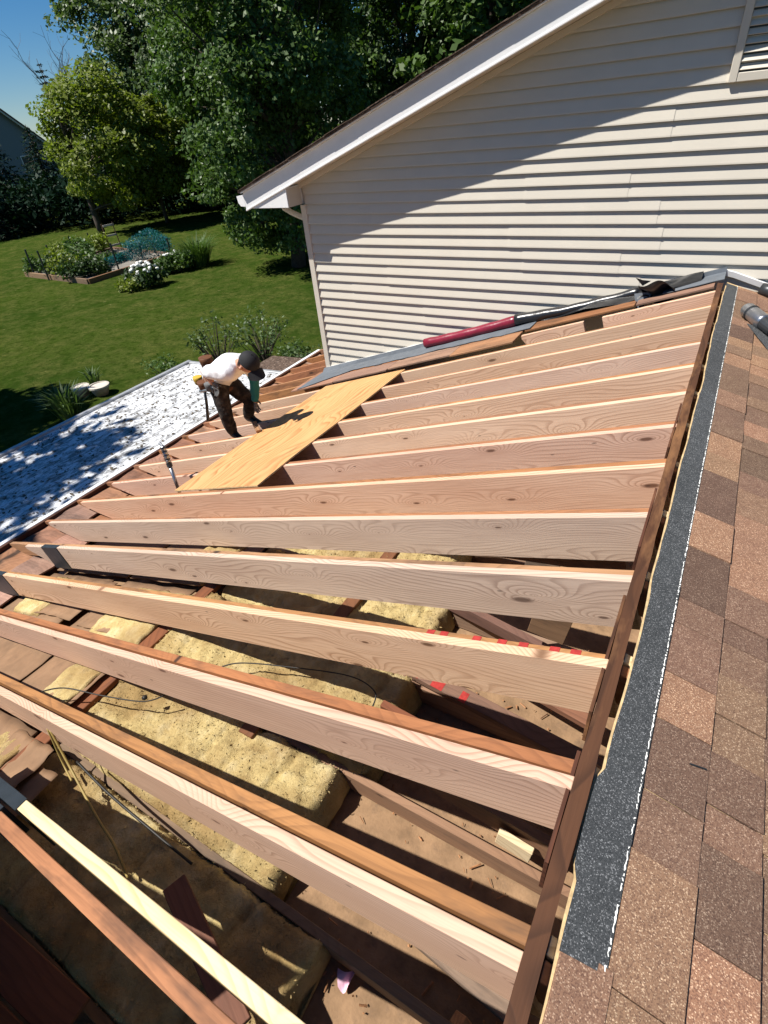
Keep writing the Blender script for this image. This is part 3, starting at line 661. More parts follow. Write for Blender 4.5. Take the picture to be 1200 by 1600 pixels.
# pale cut line of exposed fibre
def cl_h(y): return 0.0065 if y < 0.86 else 0.004 if y < 1.62 else 0.0022
mb = MB(); n = 900
for i in range(n + 1):
    y = 0.42 + 5.08 * i / n; w = 0.0006 + 0.0022 * R_.random() ** 2; xx = GX + 0.003 * (R_.random() - .5)
    mb.v += [(xx - w, y, zr(xx) + 0.0060 + cl_h(y)), (xx + w, y, zr(xx) + 0.0062 + cl_h(y))]
for i in range(n):
    if R_.random() < 0.72: mb.f.append((2 * i, 2 * i + 1, 2 * i + 3, 2 * i + 2))
tag(part('cut_line', mb, 'petal', right), kind='stuff')
# shingle courses
EXPO = 0.143 * math.cos(A)
def shingle_mesh(w, l, th, name='shingle'):
    return MB().box(0, l, 0, w, 0, th).mesh(name, bevel=0.0012)
for c in range(-1, 9):
    xa = GX + 0.003 + c * EXPO if c >= 0 else edge_x(0.2) + 0.004
    xb = GX + 0.003 + (c + 1) * EXPO
    y = -0.75 - 0.2 * R_.random(); yend = 5.52 if c >= 0 else 0.43
    z_low = 0.0
    while y < yend:
        w = R_.choice((0.10, 0.13, 0.16, 0.19, 0.23, 0.28)) * (0.9 + 0.2 * R_.random())
        w = min(w, yend - y); 
        if w < 0.03: break
        tab = R_.random() < 0.5
        th = 0.0088 if tab else 0.0042
        Lg = (xb - xa) / math.cos(A) + 0.012
        me = MB().box(0, Lg, 0.0012, w - 0.0012, 0, th).mesh('shingle', bevel=0.0012)
        base = 0.0012
        o = put('shingle', me, 'shingle', right, (xa, y, zr(xa) + 0.0002), (0, A - (0.050 if c >= 0 else 0.028), 0))
        y += w
# nail lying on the shingles
tag(part('loose_nail', MB().tube([on_roof(0, 0) * 0 + Vector((0.236, 0.975, zr(0.236) + 0.016)), Vector((0.276, 0.985, zr(0.276) + 0.018))], 0.0022, 6), 'darkmetal'), 'rusty loose nail lying on the brown shingles', 'nail')

# ================================================================== PLYWOOD SHEET
PL = MB(); LW = 1.22; LL = 2.46
def plyfn(u, v): return (LW * (u - 0.5), LL * (v - 0.5), 0.004 * math.sin(v * 5) + 0.004 * u * math.sin(v * 9))
me = MB().grid(plyfn, 10, 16).mesh('plywood_sheet'); bm = bmesh.new(); bm.from_mesh(me); bmesh.ops.solidify(bm, geom=bm.faces[:], thickness=-0.013); bm.to_mesh(me); bm.free()
xc = -3.385; yc = 3.69
ply = put('plywood_sheet', me, 'ply', None, (xc, yc, zt(xc) + 0.0095), (0, -A, 0)); ply.rotation_euler = (Matrix.Rotation(-A, 3, 'Y') @ Matrix.Rotation(rad(-0.8), 3, 'Z')).to_euler()
me.materials.append(MT['plyedge'])
for p_ in me.polygons:
    if abs(p_.normal.z) < 0.5: p_.material_index = 1
tag(ply, 'golden plywood sheet laid across the rafters beside the crouching worker', 'plywood')

# ================================================================== TALL HOUSE WITH CLAPBOARDS
house = thing('gable_house', (0.5, WY + 2, GZ), 'tall house with cream clapboard gable wall and white eave trim', 'house')
SL = 0.335; XL = -4.47; APX = 1.25; XR = 2 * APX - XL; ZC = -0.585
def rake(x): return ZC + SL * (x - XL) if x < APX else ZC + SL * (XR - x)
part('wall', MB().prism([(XL + 0.01, GZ), (XR - 0.01, GZ), (XR - 0.01, ZC), (APX, rake(APX)), (XL + 0.01, ZC)], 'y', WY + 0.02, WY + 9), 'beige', house)
CE = 0.1043; z0 = -3.02; c = 0
VX0, VX1, VZ0, VZ1 = -0.255, 0.42, 0.0, 0.72
SEAMS = {0: -3.6, 1: -3.6}
ci = 0
z = -3.075
def clap(xa, xb, zb, zt_, proud, xa2=None, xb2=None, lip=0.0):
    """one tilted course: bottom edge proud, top edge tucked in; ends follow the rake"""
    xa2 = xa if xa2 is None else xa2; xb2 = xb if xb2 is None else xb2
    y1 = WY - proud - lip; y2 = WY + 0.004 - lip
    prof = [(y2, zt_), (y1, zb + 0.010), (y1 - 0.001, zb), (y1 + 0.010, zb - 0.0015)]
    mb = MB()
    L_ = [(xa2, prof[0]), (xa, prof[1]), (xa, prof[2]), (xa, prof[3])]; R2 = [(xb2, prof[0]), (xb, prof[1]), (xb, prof[2]), (xb, prof[3])]
    mb.add([(x, p[0], p[1]) for x, p in L_] + [(x, p[0], p[1]) for x, p in R2], [(0, 4, 5, 1), (1, 5, 6, 2), (2, 6, 7, 3), (0, 1, 2, 3), (7, 6, 5, 4), (3, 7, 4, 0)])
    return part('clapboard', mb, 'siding', house)
while z < rake(APX) - 0.05:
    zt_ = z + CE
    def bounds(zz):
        if zz <= ZC: return XL + 0.06, XR - 0.06
        dx = (zz - ZC) / SL; return XL + dx, XR - dx
    a0, b0 = bounds(z); a1, b1 = bounds(zt_)
    if b1 <= a1: break
    rs = random.Random(int(ci * 7 + 3))
    # seams: pairs of courses share the panel joint, as double-four siding does
    pair = ci // 2; rs2 = random.Random(pair * 31 + 4)
    cuts = sorted([-4.1 + rs2.random() * 3.0, -0.9 + rs2.random() * 2.6, 2.0 + rs2.random() * 3])
    segs = []; xs = [None] + [q for q in cuts if a0 + 0.3 < q < b0 - 0.3 and a1 + 0.1 < q < b1 - 0.1] + [None]
    if z + CE > VZ0 and z < VZ1:          # keep clear of the vent
        xs = [None] + [q for q in xs[1:-1] if q < VX0 - 0.1 or q > VX1 + 0.1] + [None]
    for s in range(len(xs) - 1):
        la = a0 if xs[s] is None else xs[s] - 0.02; lb = b0 if xs[s + 1] is None else xs[s + 1]
        la2 = a1 if xs[s] is None else xs[s] - 0.02; lb2 = b1 if xs[s + 1] is None else xs[s + 1]
        clap(la, lb, z + 0.0016 * (rs.random() - .5), zt_ + 0.004, 0.0195 + 0.002 * rs.random(), la2, lb2, 0.0032 * (s % 2))
    z += CE; ci += 1
# corner board and frieze trim
part('corner_board', MB().box(XL - 0.012, XL + 0.062, WY - 0.030, WY + 0.02, -3.05, ZC - 0.20), 'beige', house, bevel=0.003)
part('corner_board', MB().box(XL - 0.014, XL + 0.0, WY + 0.0, WY + 0.075, -3.05, ZC - 0.20), 'beige', house, bevel=0.002)
FY = WY - 0.27
ang = math.atan(SL)
def rk(off): return lambda x: ZC + SL * (x - XL) + off
def slab(name, mat, xa, xb, lo, hi, ya, yb, bevel=0.002, parent=house):
    return part(name, MB().prism([(xa, rk(lo)(xa)), (xb, rk(lo)(xb)), (xb, rk(hi)(xb)), (xa, rk(hi)(xa))], 'y', ya, yb), mat, parent, bevel=bevel)
XE = -5.10
slab('frieze_trim', 'beige', XL + 0.0, APX, -0.035, 0.012, WY - 0.034, WY + 0.01)
slab('rake_soffit', 'beige', XE + 0.05, APX, 0.014, 0.024, FY + 0.012, WY + 0.02)
slab('rake_fascia', 'trimw', XE, APX, 0.005, 0.185, FY - 0.012, FY + 0.010)
slab('rake_lip', 'trimw', XE, APX, -0.004, 0.012, FY - 0.020, FY + 0.02)
# roof deck with shingle edge, overhanging the fascia a little
slab('roof_edge', 'farshingle', XE - 0.03, APX, 0.196, 0.214, FY - 0.062, WY + 9)
slab('drip_edge', 'whitegut', XE - 0.01, APX, 0.186, 0.195, FY - 0.050, FY + 0.05, 0.001)
for i in range(24):
    xa = XE + (APX - XE) * i / 24
    slab('shingle_course', 'farshingle', xa - 0.02, xa + (APX - XE) / 24 + 0.01, 0.215 + 0.004 * (i % 2), 0.222 + 0.004 * (i % 2), FY - 0.066 - 0.006 * R_.random(), WY + 2.0, 0.0)
part('roof_slope', MB().prism([(APX, rake(APX) + 0.2), (XR + 0.6, ZC - 0.2 + 0.2), (XR + 0.6, ZC - 0.215), (APX, rake(APX) + 0.185)], 'y', FY - 0.06, WY + 9), 'farshingle', house)
# eave return box, gutter, downspout
ZB = -0.775
part('eave_return', MB().prism([(XE + 0.03, ZB), (XL + 0.012, ZB), (XL + 0.012, rk(0.003)(XL + 0.012)), (XE + 0.03, rk(0.003)(XE + 0.03))], 'y', FY - 0.006, WY + 0.015), 'trimw', house, bevel=0.002)
part('eave_return_side', MB().box(XL + 0.0125, XL + 0.0155, FY + 0.004, WY - 0.02, ZB + 0.002, rk(-0.0)(XL) - 0.005), 'beige', house)
part('eave_soffit', MB().box(XE + 0.03, XL, WY + 0.016, WY + 9, ZB, ZB + 0.012), 'trimw', house)
part('eave_fascia', MB().box(XE + 0.01, XE + 0.03, FY + 0.02, WY + 9, ZB, ZB + 0.16), 'trimw', house)
gp = [(XE - 0.115, ZB + 0.13), (XE - 0.105, ZB + 0.06), (XE - 0.075, ZB + 0.025), (XE - 0.004, ZB + 0.02), (XE - 0.004, ZB + 0.14), (XE - 0.012, ZB + 0.14), (XE - 0.012, ZB + 0.03), (XE - 0.072, ZB + 0.034), (XE - 0.097, ZB + 0.066), (XE - 0.107, ZB + 0.13)]
part('gutter', MB().prism(gp, 'y', FY - 0.005, WY + 9), 'trimw', house, bevel=0.001)
part('gutter_end', MB().prism(gp[:5], 'y', FY - 0.010, FY - 0.005), 'trimw', house)
dsp = [(XE + 0.20, WY + 0.13, ZB + 0.01), (XE + 0.24, WY + 0.13, ZB - 0.06), (XE + 0.36, WY + 0.13, ZB - 0.115), (XL - 0.08, WY + 0.13, ZB - 0.18), (XL - 0.045, WY + 0.13, ZB - 0.26), (XL - 0.045, WY + 0.13, ZB - 1.9)]
part('downspout', MB().tube(dsp, 0.032, 10), 'beige', house, smooth=True)
# gable vent
def vent():
    fr = MB(); w = 0.055
    fr.box(VX0 - w, VX0, WY - 0.045, WY + 0.01, VZ0 - w, VZ1 + w); fr.box(VX1, VX1 + w, WY - 0.045, WY + 0.01, VZ0 - w, VZ1 + w)
    fr.box(VX0 + 0.001, VX1 - 0.001, WY - 0.043, WY + 0.01, VZ0 - w, VZ0); fr.box(VX0 + 0.001, VX1 - 0.001, WY - 0.043, WY + 0.01, VZ1, VZ1 + w)
    v = part('gable_vent', fr, 'siding', house, bevel=0.004)
    part('vent_back', MB().box(VX0, VX1, WY - 0.012, WY - 0.008, VZ0, VZ1), 'darkmetal', v)
    zz = VZ0 + 0.015
    while zz < VZ1 - 0.02:
        part('vent_slat', MB().prism([(WY - 0.040, zz), (WY - 0.016, zz + 0.034), (WY - 0.013, zz + 0.030), (WY - 0.036, zz - 0.003)], 'x', VX0 + 0.002, VX1 - 0.002), 'siding', v)
        zz += 0.048
vent()
# white flashing strip where the low roof meets the wall
def zw(x): return zt(x) if x < 0.0 else zr(x)
fl = MB(); n = 60
for i in range(n + 1):
    x = XL + (1.6 - XL) * i / n; zz = min(zt(x), zr(x)) + 0.02
    fl.v += [(x, WY - 0.038, zz), (x, WY - 0.046, zz + 0.045), (x, WY - 0.020, zz + 0.048), (x, WY - 0.018, zz)]
for i in range(n):
    q = 4 * i
    for j in range(4): fl.f.append((q + j, q + (j + 1) % 4, q + 4 + (j + 1) % 4, q + 4 + j))
part('wall_flashing', fl, 'trimw', house)

# ------------------------------------------------------------------ felt, old sheathing and rolls along the wall
wallstrip = thing('wall_sheathing_strip', (-2.2, 5.4, -2.4), 'strip of old orange brown sheathing boards left along the clapboard wall', 'boards')
xs = [-4.62, -3.9, -3.1, -2.3, -1.62]
for i in range(4):
    for (a, b) in ((5.00 + 0.05 * R_.random(), 5.30), (5.31, 5.66)):
        me = MB().box(-(xs[i + 1] - xs[i]) / math.cos(A) + 0.004, 0, 0, b - a, -0.018, 0).mesh('plank', bevel=0.002)
        put('plank', me, 'sheath', wallstrip, (xs[i + 1], a, zt(xs[i + 1]) + 0.019), (0, -A, 0))
for (xa, xb) in ((-1.60, -0.62), (-0.61, -0.04)):
    me = MB().box(-(xb - xa) / math.cos(A), 0, 0, 0.34, -0.018, 0).mesh('plank', bevel=0.002)
    put('plank', me, 'sheath', wallstrip, (xb, 5.32, zt(xb) + 0.019), (0, -A, 0))
for j in range(4):
    xa = -5.82 + 0.0; a = 5.30 + 0.0
def felt_sheet(name, mat, xa, xb, yb, yfun, lift, parent=None, n=60, th=0.004, zf=zt):
    mb = MB(); m = 10
    for i in range(n + 1):
        x = xa + (xb - xa) * i / n; ya = yfun(x)
        for j in range(m + 1):
            y = ya + (yb - ya) * j / m
            turn = max(0, y - (WY - 0.06)) * 1.5
            mb.v.append((x, min(y, WY - 0.047), zf(x) + lift + 0.004 * mnoise.noise((x * 4, y * 6, 0)) + (0.010 * (1 - j / m) * (0.5 + mnoise.noise((x * 3, 2, 0)))) + turn))
    for i in range(n):
        for j in range(m):
            a = i * (m + 1) + j; mb.f.append((a, a + m + 1, a + m + 2, a + 1))
    me = mb.mesh(name, (xa, yb, zf(xa))); bm = bmesh.new(); bm.from_mesh(me); bmesh.ops.solidify(bm, geom=bm.faces[:], thickness=th); bm.to_mesh(me); bm.free()
    return put(name, me, mat, parent, (xa, yb, zf(xa)))
fs_ = felt_sheet('roofing_felt', 'felt', -4.50, -1.55, WY - 0.03, lambda x: 5.32 + 0.05 * mnoise.noise((x * 2.2, 1, 1)) + 0.03 * mnoise.noise((x * 9, 4, 1)) - (0.32 * max(0, -3.75 - x) / 0.75), 0.026)
tag(fs_, 'torn grey roofing felt strip along the foot of the clapboard wall', 'roofing felt')
fs2 = felt_sheet('roofing_felt', 'felt', -0.42, 0.02, WY - 0.03, lambda x: 5.42 + 0.02 * mnoise.noise((x * 9, 4, 1)), 0.030, n=16)
tag(fs2, 'grey felt flap folded over the top end of the ridge', 'roofing felt')
p0 = Vector((-2.86, 5.56, zt(-2.86) + 0.085)); p1 = Vector((-1.74, 5.58, zt(-1.74) + 0.085))
rl = MB(); m = 14
rl.tube([p0.lerp(p1, i / m) + Vector((0, 0.004 * math.sin(i * 1.7), -0.012 * math.sin(math.pi * i / m))) for i in range(m + 1)], [0.052 + 0.003 * math.sin(i * 2.1) for i in range(m + 1)], 18)
roll = thing('membrane_roll', tuple(p0), 'shiny maroon rolled membrane tube lying along the clapboard wall', 'roll')
part('tube', rl, 'maroon', roll, smooth=True)
part('core', MB().tube([p0 + Vector((-0.006, 0, -0.002)), p0 + Vector((0.01, 0, 0))], 0.03, 14), 'black', roll)
p2 = Vector((-0.62, 5.60, zt(-0.62) + 0.06))
bl = MB(); m = 26
bl.tube([p1.lerp(p2, i / m) + Vector((0, 0.006 * math.sin(i * 0.45), -0.02 * math.sin(math.pi * i / m) + 0.002 * math.sin(i * 1.1))) for i in range(-1, m + 1)], [0.056 + 0.005 * mnoise.noise((i * 0.3, 3, 3)) - 0.014 * i / m for i in range(-1, m + 1)], 14)
bk = thing('black_wrap', tuple(p1), 'glossy black membrane bunched along the wall up to the ridge', 'membrane')
part('bundle', bl, 'black', bk, smooth=True)
sheet = MB().grid(lambda u, v: (-1.55 + 1.40 * u, 5.66 - 0.20 * v * (0.55 + 0.45 * math.sin(u * 3.0)) , zt(-1.55 + 1.40 * u) + 0.035 + 0.018 * math.sin(u * 14 + v * 3) * v + 0.012 * mnoise.noise((u * 9, v * 5, 2)) + 0.05 * (1 - v)), 40, 8)
part('flat_sheet', sheet, 'black', bk, smooth=True)
# loose flap pointing down, and the twisted lump
c0 = on_y(1003, 468, 5.42)
fp = MB().add([c0 + Vector((-0.08, 0.06, 0.03)), c0 + Vector((0.07, 0.08, 0.05)), c0 + Vector((0.0, -0.10, -0.13)), c0 + Vector((-0.03, 0.03, -0.02)), c0 + Vector((0.03, 0.05, 0.0))], [(0, 3, 2), (3, 4, 2), (4, 1, 2), (0, 1, 4, 3)])
part('flap', fp, 'felt', bk)
c1 = on_y(1025, 457, 5.45)
lu = MB().grid(lambda u, v: c1 + Vector(((u - .5) * 0.30, 0.06 * math.sin(v * 5) + 0.02 * math.sin(u * 9), (v - .45) * 0.16 + 0.035 * math.sin(u * 7 + v * 4))), 14, 10)
part('twisted_lump', lu, 'black', bk, smooth=True)
part('spike', MB().add([c1 + Vector((-0.12, 0, 0.05)), c1 + Vector((-0.19, -0.01, 0.12)), c1 + Vector((-0.13, 0.0, 0.10)), c1 + Vector((-0.06, 0.02, 0.09))], [(0, 1, 2), (0, 2, 3)]), 'black', bk)

# nailer / metal pieces at the right margin
can = thing('silver_canister', tuple(Vector((0.31, 4.88, zr(0.31)))), 'silver tool canister with black fittings lying on the shingles at right', 'tool')
ca = Vector((0.205, 4.80, zr(0.205) + 0.065)); cb = Vector((0.335, 4.60, zr(0.345) + 0.075)); dirc = (cb - ca)
part('cylinder', MB().tube([ca, ca + dirc * 0.06, ca + dirc * 0.12, ca + dirc * 0.9, cb], [0.034, 0.044, 0.05, 0.052, 0.05], 20), 'steel', can, smooth=True)
part('band', MB().tube([ca + dirc * 0.30, ca + dirc * 0.36], 0.0545, 20), 'darkmetal', can)
part('cap', MB().tube([cb, cb + dirc * 0.5], [0.047, 0.043], 16), 'darkmetal', can)
part('handle', MB().tube([cb + dirc * 0.1 + Vector((0, 0, 0.04)), cb + dirc * 0.5 + Vector((0.05, 0.02, 0.06)), cb + dirc * 1.2 + Vector((0.12, 0.05, 0.02))], 0.02, 10), 'darkmetal', can)
part('foot', MB().box(0.30, 0.40, 4.70, 4.90, zr(0.35) + 0.004, zr(0.35) + 0.05), 'darkmetal', can, bevel=0.004)
hs = MB().tube([Vector((0.30, 5.52, zr(0.30) + 0.05)), Vector((0.36, 5.50, zr(0.36) + 0.06)), Vector((0.46, 5.45, zr(0.46) + 0.05))], [0.045, 0.05, 0.045], 10)
tag(part('black_fitting', hs, 'darkmetal', smooth=True), 'ribbed black fitting beside the wall flashing at right edge', 'fitting')
sc = MB().prism([(0.24, 4.62), (0.62, 3.55), (0.62, 4.75), (0.36, 4.60)], 'z', 0, 0.004)
o = part('shingle_scrap', MB().add([(0.235, 4.62, zr(0.235) + 0.018), (0.60, 3.72, zr(0.60) + 0.018), (0.60, 4.70, zr(0.60) + 0.03), (0.235, 4.62, zr(0.235) + 0.022), (0.60, 3.72, zr(0.60) + 0.022), (0.60, 4.70, zr(0.60) + 0.034)], [(0, 2, 1), (3, 4, 5), (0, 1, 4, 3), (1, 2, 5, 4), (2, 0, 3, 5)]), 'under')
tag(o, 'triangular dark shingle scrap under the silver canister', 'shingle scrap')

# ================================================================== PATIO ROOF
patio = thing('patio_roof', (-7.3, 3, -3.5), 'low white coated patio roof strewn with leaf litter and grey edging', 'roof')
PZ = lambda x: -3.40 + 0.035 * (x + 6.1)
PXO = -8.36; PYE = 6.45
mb = MB().grid(lambda u, v: (-6.058 + (PXO + 6.058) * u, -2.5 + (PYE + 2.5) * v, PZ(-6.058 + (PXO + 6.058) * u) + 0.004 * mnoise.noise((u * 9, v * 30, 1))), 16, 60)
part('coated_deck', mb, 'coat', patio, origin=(-7.2, 2, -3.5))
part('edge_trim', MB().box(PXO - 0.08, PXO, -2.5, PYE + 0.08, PZ(PXO) - 0.16, PZ(PXO) + 0.035), 'greymetal', patio, bevel=0.006)
part('edge_trim', MB().prism([(PXO + 0.001, PZ(PXO) - 0.1), (-6.06, PZ(-6.06) - 0.1), (-6.06, PZ(-6.06) + 0.03), (PXO + 0.001, PZ(PXO) + 0.03)], 'y', PYE, PYE + 0.07), 'greymetal', patio, bevel=0.006)
for y in (2.2, 4.65):
    part('coating_seam', MB().prism([(PXO + 0.02, PZ(PXO) + 0.0), (-6.07, PZ(-6.07) + 0.0), (-6.07, PZ(-6.07) + 0.008), (PXO + 0.02, PZ(PXO) + 0.008)], 'y', y, y + 0.06), 'coat', patio, bevel=0.003)
part('underside', MB().prism([(PXO, PZ(PXO) - 0.15), (-6.06, PZ(-6.06) - 0.15), (-6.06, PZ(-6.06) - 0.02), (PXO, PZ(PXO) - 0.02)], 'y', -2.4, PYE - 0.01), 'greymetal', patio)
for y in (-2.2, 2.2, 6.2): part('post', MB().box(PXO + 0.05, PXO + 0.15, y, y + 0.1, GZ, PZ(PXO) - 0.151), 'trimw', patio)
# dark annex behind the worker
an = MB().prism([(-6.9, -3.44), (-6.06, -3.40), (-6.06, -3.55), (-6.9, -3.6)], 'y', PYE + 0.09, PYE + 0.75)
part('grey_end_panel', an, 'farshingle', patio)
# leaf litter pieces
rng = np.random.default_rng(3)
n = 1500; lx = rng.uniform(PXO + 0.05, -6.1, n); ly = rng.uniform(-0.5, PYE - 0.05, n)
lc = np.stack([lx, ly, PZ(lx) + 0.012], 1)
me = leaves(lc, 0.022, rng, up=4.0); MT['litter'] = plain('dry leaf litter', (0.10, 0.08, 0.055), 0.9, var=0.4, bumps=0)
o = put('leaf_litter', me, 'litter', patio); tag(o, kind='stuff')

# low house walls under the roof (mostly unseen)
low = thing('low_house_walls', (-2, 2, GZ), 'cream walls carrying the low open roof', 'house walls')
part('wall', MB().box(-5.05, -4.9, -3.0, 7.3, GZ, -3.40), 'siding', low)
part('wall', MB().box(-4.9, 4.9, -3.0, -2.85, GZ, -3.3), 'siding', low)
part('wall', MB().box(4.9, 5.05, -3.0, 5.6, GZ, -3.4), 'siding', low)

# unseen roof deck behind the photographer, with bundles and plywood added for shade
deck = thing('unseen_roof_deck', (-2.5, -2.0, -2.4), 'unseen sheathed part of the low roof nearest the viewer, extended for shade', 'roof deck')
for (xa, xb, sgn) in ((-5.86, X0, 1),):
    part('sheathing', MB().prism([(xa, zt(xa) + 0.004), (xb, zt(xb) + 0.004), (xb, zt(xb) + 0.02), (xa, zt(xa) + 0.02)], 'y', -3.0, -0.36), 'ply', deck)  # deck edge brought forward to shade the bays at lower left
bundle_me = MB().box(-0.5, 0.5, -0.17, 0.17, 0, 0.085).mesh('shade_bundle', bevel=0.006)  # bundles made up out of view to block sun from the attic
for i in range(8):
    lay = i // 2; xx = -2.35 + 1.02 * (i % 2) + 0.03 * R_.random()
    o = put('shade_bundle', bundle_me, 'shingle', None, (xx, -0.64 + 0.02 * R_.random(), zt(xx) + 0.022 + 0.0865 * lay), (0, -A, 0))
    tag(o, 'unseen brown shingle bundle added for shade behind the viewer, %s layer, %s side' % (('bottom', 'second', 'third', 'top')[lay], ('eave', 'ridge')[i % 2]), 'shingle bundle', 'unseen bundles added for shade')

ls_ = MB().box(-1.22, 1.22, -0.006, 0.006, 0, 0.80).mesh('shade_plywood', bevel=0.001)  # sheet added out of view so its shadow darkens the lower left
o = put('shade_plywood', ls_, 'ply', None, (-2.45, -0.40, zt(-2.45) + 0.024), (rad(2), -A, 0))
tag(o, 'unseen plywood sheet added left of the viewer to cast shade', 'plywood')
# ================================================================== ROD BY THE PLYWOOD
rt = on_y(254, 697, 2.70); rbm = on_y(279, 765, 2.60)
rod = thing('ribbed_rod', tuple(rbm), 'grey metal rod with ribbed top standing beside the plywood corner', 'rod')
dr = rbm - rt
part('shaft', MB().tube([rt + dr * 0.42, rbm + dr * 0.1], [0.019, 0.016], 12), 'steel', rod, smooth=True)
for i in range(9): part('rib', MB().tube([rt + dr * (0.02 + 0.045 * i), rt + dr * (0.045 + 0.045 * i)], [0.030, 0.027], 12), 'steel' if i % 2 else 'darkmetal', rod)
part('sleeve', MB().tube([rt + dr * 0.0, rt + dr * 0.44], 0.021, 12), 'steel', rod, smooth=True)
part('collar', MB().tube([rt + dr * 0.40, rt + dr * 0.47], 0.027, 12), 'darkmetal', rod)
part('hook', MB().tube([rt, rt - dr * 0.06 + Vector((-0.03, 0, 0.0))], 0.014, 8), 'steel', rod)

# ================================================================== THE WORKER
MT['skin'] = plain('skin', (0.48, 0.24, 0.155), 0.55, var=0.08, bumps=0.05)
MT['shirt'] = plain('white cotton', (0.80, 0.80, 0.82), 0.85, var=0.04, scale=14, bumps=0.5, bscale=26)
def m_pants():
    t = NT('dark stained work trousers'); o = t.obj()
    a = t.noise(o, 14, 4, 0.6)
    c = t.ramp(a, [(0.38, (0.010, 0.009, 0.009)), (0.52, (0.028, 0.020, 0.016)), (0.63, (0.05, 0.040, 0.032)), (0.76, (0.11, 0.095, 0.08))])
    t.bump(t.noise(o, 22, 3), 0.6, 0.02); return t.done(c, 0.9)
MT['pants'] = m_pants()
MT['boot'] = plain('black boots', (0.012, 0.012, 0.013), 0.5, var=0.3, bumps=0.2)
MT['cap'] = plain('black cap', (0.018, 0.018, 0.020), 0.8, var=0.2, bumps=0.2)
MT['teal'] = plain('teal sleeve', (0.012, 0.14, 0.15), 0.7, var=0.12, bumps=0.3, bscale=40)
MT['leather'] = plain('brown tool belt', (0.13, 0.052, 0.022), 0.6, var=0.3, bumps=0.3)
MT['glove'] = plain('grey glove', (0.13, 0.13, 0.13), 0.85, var=0.3, bumps=0.3)
MT['yellowtool'] = plain('yellow tool body', (0.55, 0.36, 0.05), 0.5, bumps=0.1)
MT['hair'] = plain('dark hair', (0.02, 0.014, 0.01), 0.8, bumps=0.3)

def skin_mesh(name, verts, edges, radii, root=0, sub=2, voxel=0):
    me = bpy.data.meshes.new(name); me.from_pydata([tuple(v) for v in verts], edges, [])
    ob = link(bpy.data.objects.new(name, me))
    sk = ob.modifiers.new('skin', 'SKIN'); sk.use_smooth_shade = True; sk.branch_smoothing = 0.6
    ss = ob.modifiers.new('sub', 'SUBSURF'); ss.levels = sub; ss.render_levels = sub
    if voxel:
        rm = ob.modifiers.new('remesh', 'REMESH'); rm.mode = 'VOXEL'; rm.voxel_size = voxel; rm.use_smooth_shade = True
        sm = ob.modifiers.new('smooth', 'SMOOTH'); sm.factor = 0.6; sm.iterations = 5
    for i, rr in enumerate(radii):
        sv = me.skin_vertices[0].data[i]; sv.radius = rr if isinstance(rr, tuple) else (rr, rr); sv.use_root = (i == root)
    dg = bpy.context.evaluated_depsgraph_get(); dg.update()
    m2 = bpy.data.meshes.new_from_object(ob.evaluated_get(dg)); bpy.data.objects.remove(ob)
    m2.polygons.foreach_set('use_smooth', [True] * len(m2.polygons)); return m2
V3 = Vector
def blob_mesh(name, pts, edges, rad_, voxel=0.011, smooth_it=4):
    vs, fs = [], []
    def ball(c, r0):
        k = len(vs); nu, nv = 12, 8
        for i in range(nv + 1):
            ph = math.pi * i / nv
            for j in range(nu): th = 2 * math.pi * j / nu; vs.append((c.x + r0 * math.sin(ph) * math.cos(th), c.y + r0 * math.sin(ph) * math.sin(th), c.z + r0 * math.cos(ph)))
        for i in range(nv):
            for j in range(nu): fs.append((k + i * nu + j, k + (i + 1) * nu + j, k + (i + 1) * nu + (j + 1) % nu, k + i * nu + (j + 1) % nu))
    for a, b in edges:
        L_ = (pts[b] - pts[a]).length; m_ = max(2, int(L_ / 0.016))
        for i in range(m_ + 1):
            t_ = i / m_; ball(pts[a].lerp(pts[b], t_), rad_[a] + (rad_[b] - rad_[a]) * t_)
    me = bpy.data.meshes.new(name); me.from_pydata(vs, [], fs)
    bm = bmesh.new(); bm.from_mesh(me); bmesh.ops.remove_doubles(bm, verts=bm.verts[:], dist=1e-5); bmesh.ops.recalc_face_normals(bm, faces=bm.faces[:]); bm.to_mesh(me); bm.free()
    ob = link(bpy.data.objects.new(name, me))
    rm = ob.modifiers.new('remesh', 'REMESH'); rm.mode = 'VOXEL'; rm.voxel_size = voxel
    sm = ob.modifiers.new('smooth', 'SMOOTH'); sm.factor = 0.5; sm.iterations = smooth_it
    dg = bpy.context.evaluated_depsgraph_get(); dg.update()
    m2 = bpy.data.meshes.new_from_object(ob.evaluated_get(dg)); bpy.data.objects.remove(ob)
    m2.polygons.foreach_set('use_smooth', [True] * len(m2.polygons)); return m2
J = dict(hipA=V3((-4.375, 3.655, -2.20)), kneeA=V3((-4.335, 3.61, -2.475)), ankA=V3((-4.430, 3.715, -2.775)),
         hipB=V3((-4.390, 3.82, -2.215)), kneeB=V3((-4.255, 3.93, -2.45)), ankB=V3((-4.505, 4.07, -2.755)),
         pelvis=V3((-4.44, 3.74, -2.17)), belly=V3((-4.36, 3.725, -2.06)), chest=V3((-4.17, 3.70, -1.955)), neck=V3((-4.00, 3.69, -1.90)), head=V3((-3.895, 3.685, -1.885)), crown=V3((-3.82, 3.675, -1.855)),
         shA=V3((-4.075, 3.565, -1.955)), shB=V3((-4.085, 3.835, -1.945)),
         elA=V3((-4.345, 3.505, -1.955)), haA=V3((-4.285, 3.515, -2.07)), elB=V3((-4.03, 3.86, -2.14)), haB=V3((-4.11, 3.87, -2.40)))
worker = thing('person', tuple((J['ankA'] + J['ankB']) / 2 + V3((0, 0, -0.1))), 'worker bending forward in white t-shirt, dark trousers and black cap on the rafters', 'person')
WB = BASE[worker]
names = list(J); idx = {n_: i for i, n_ in enumerate(names)}
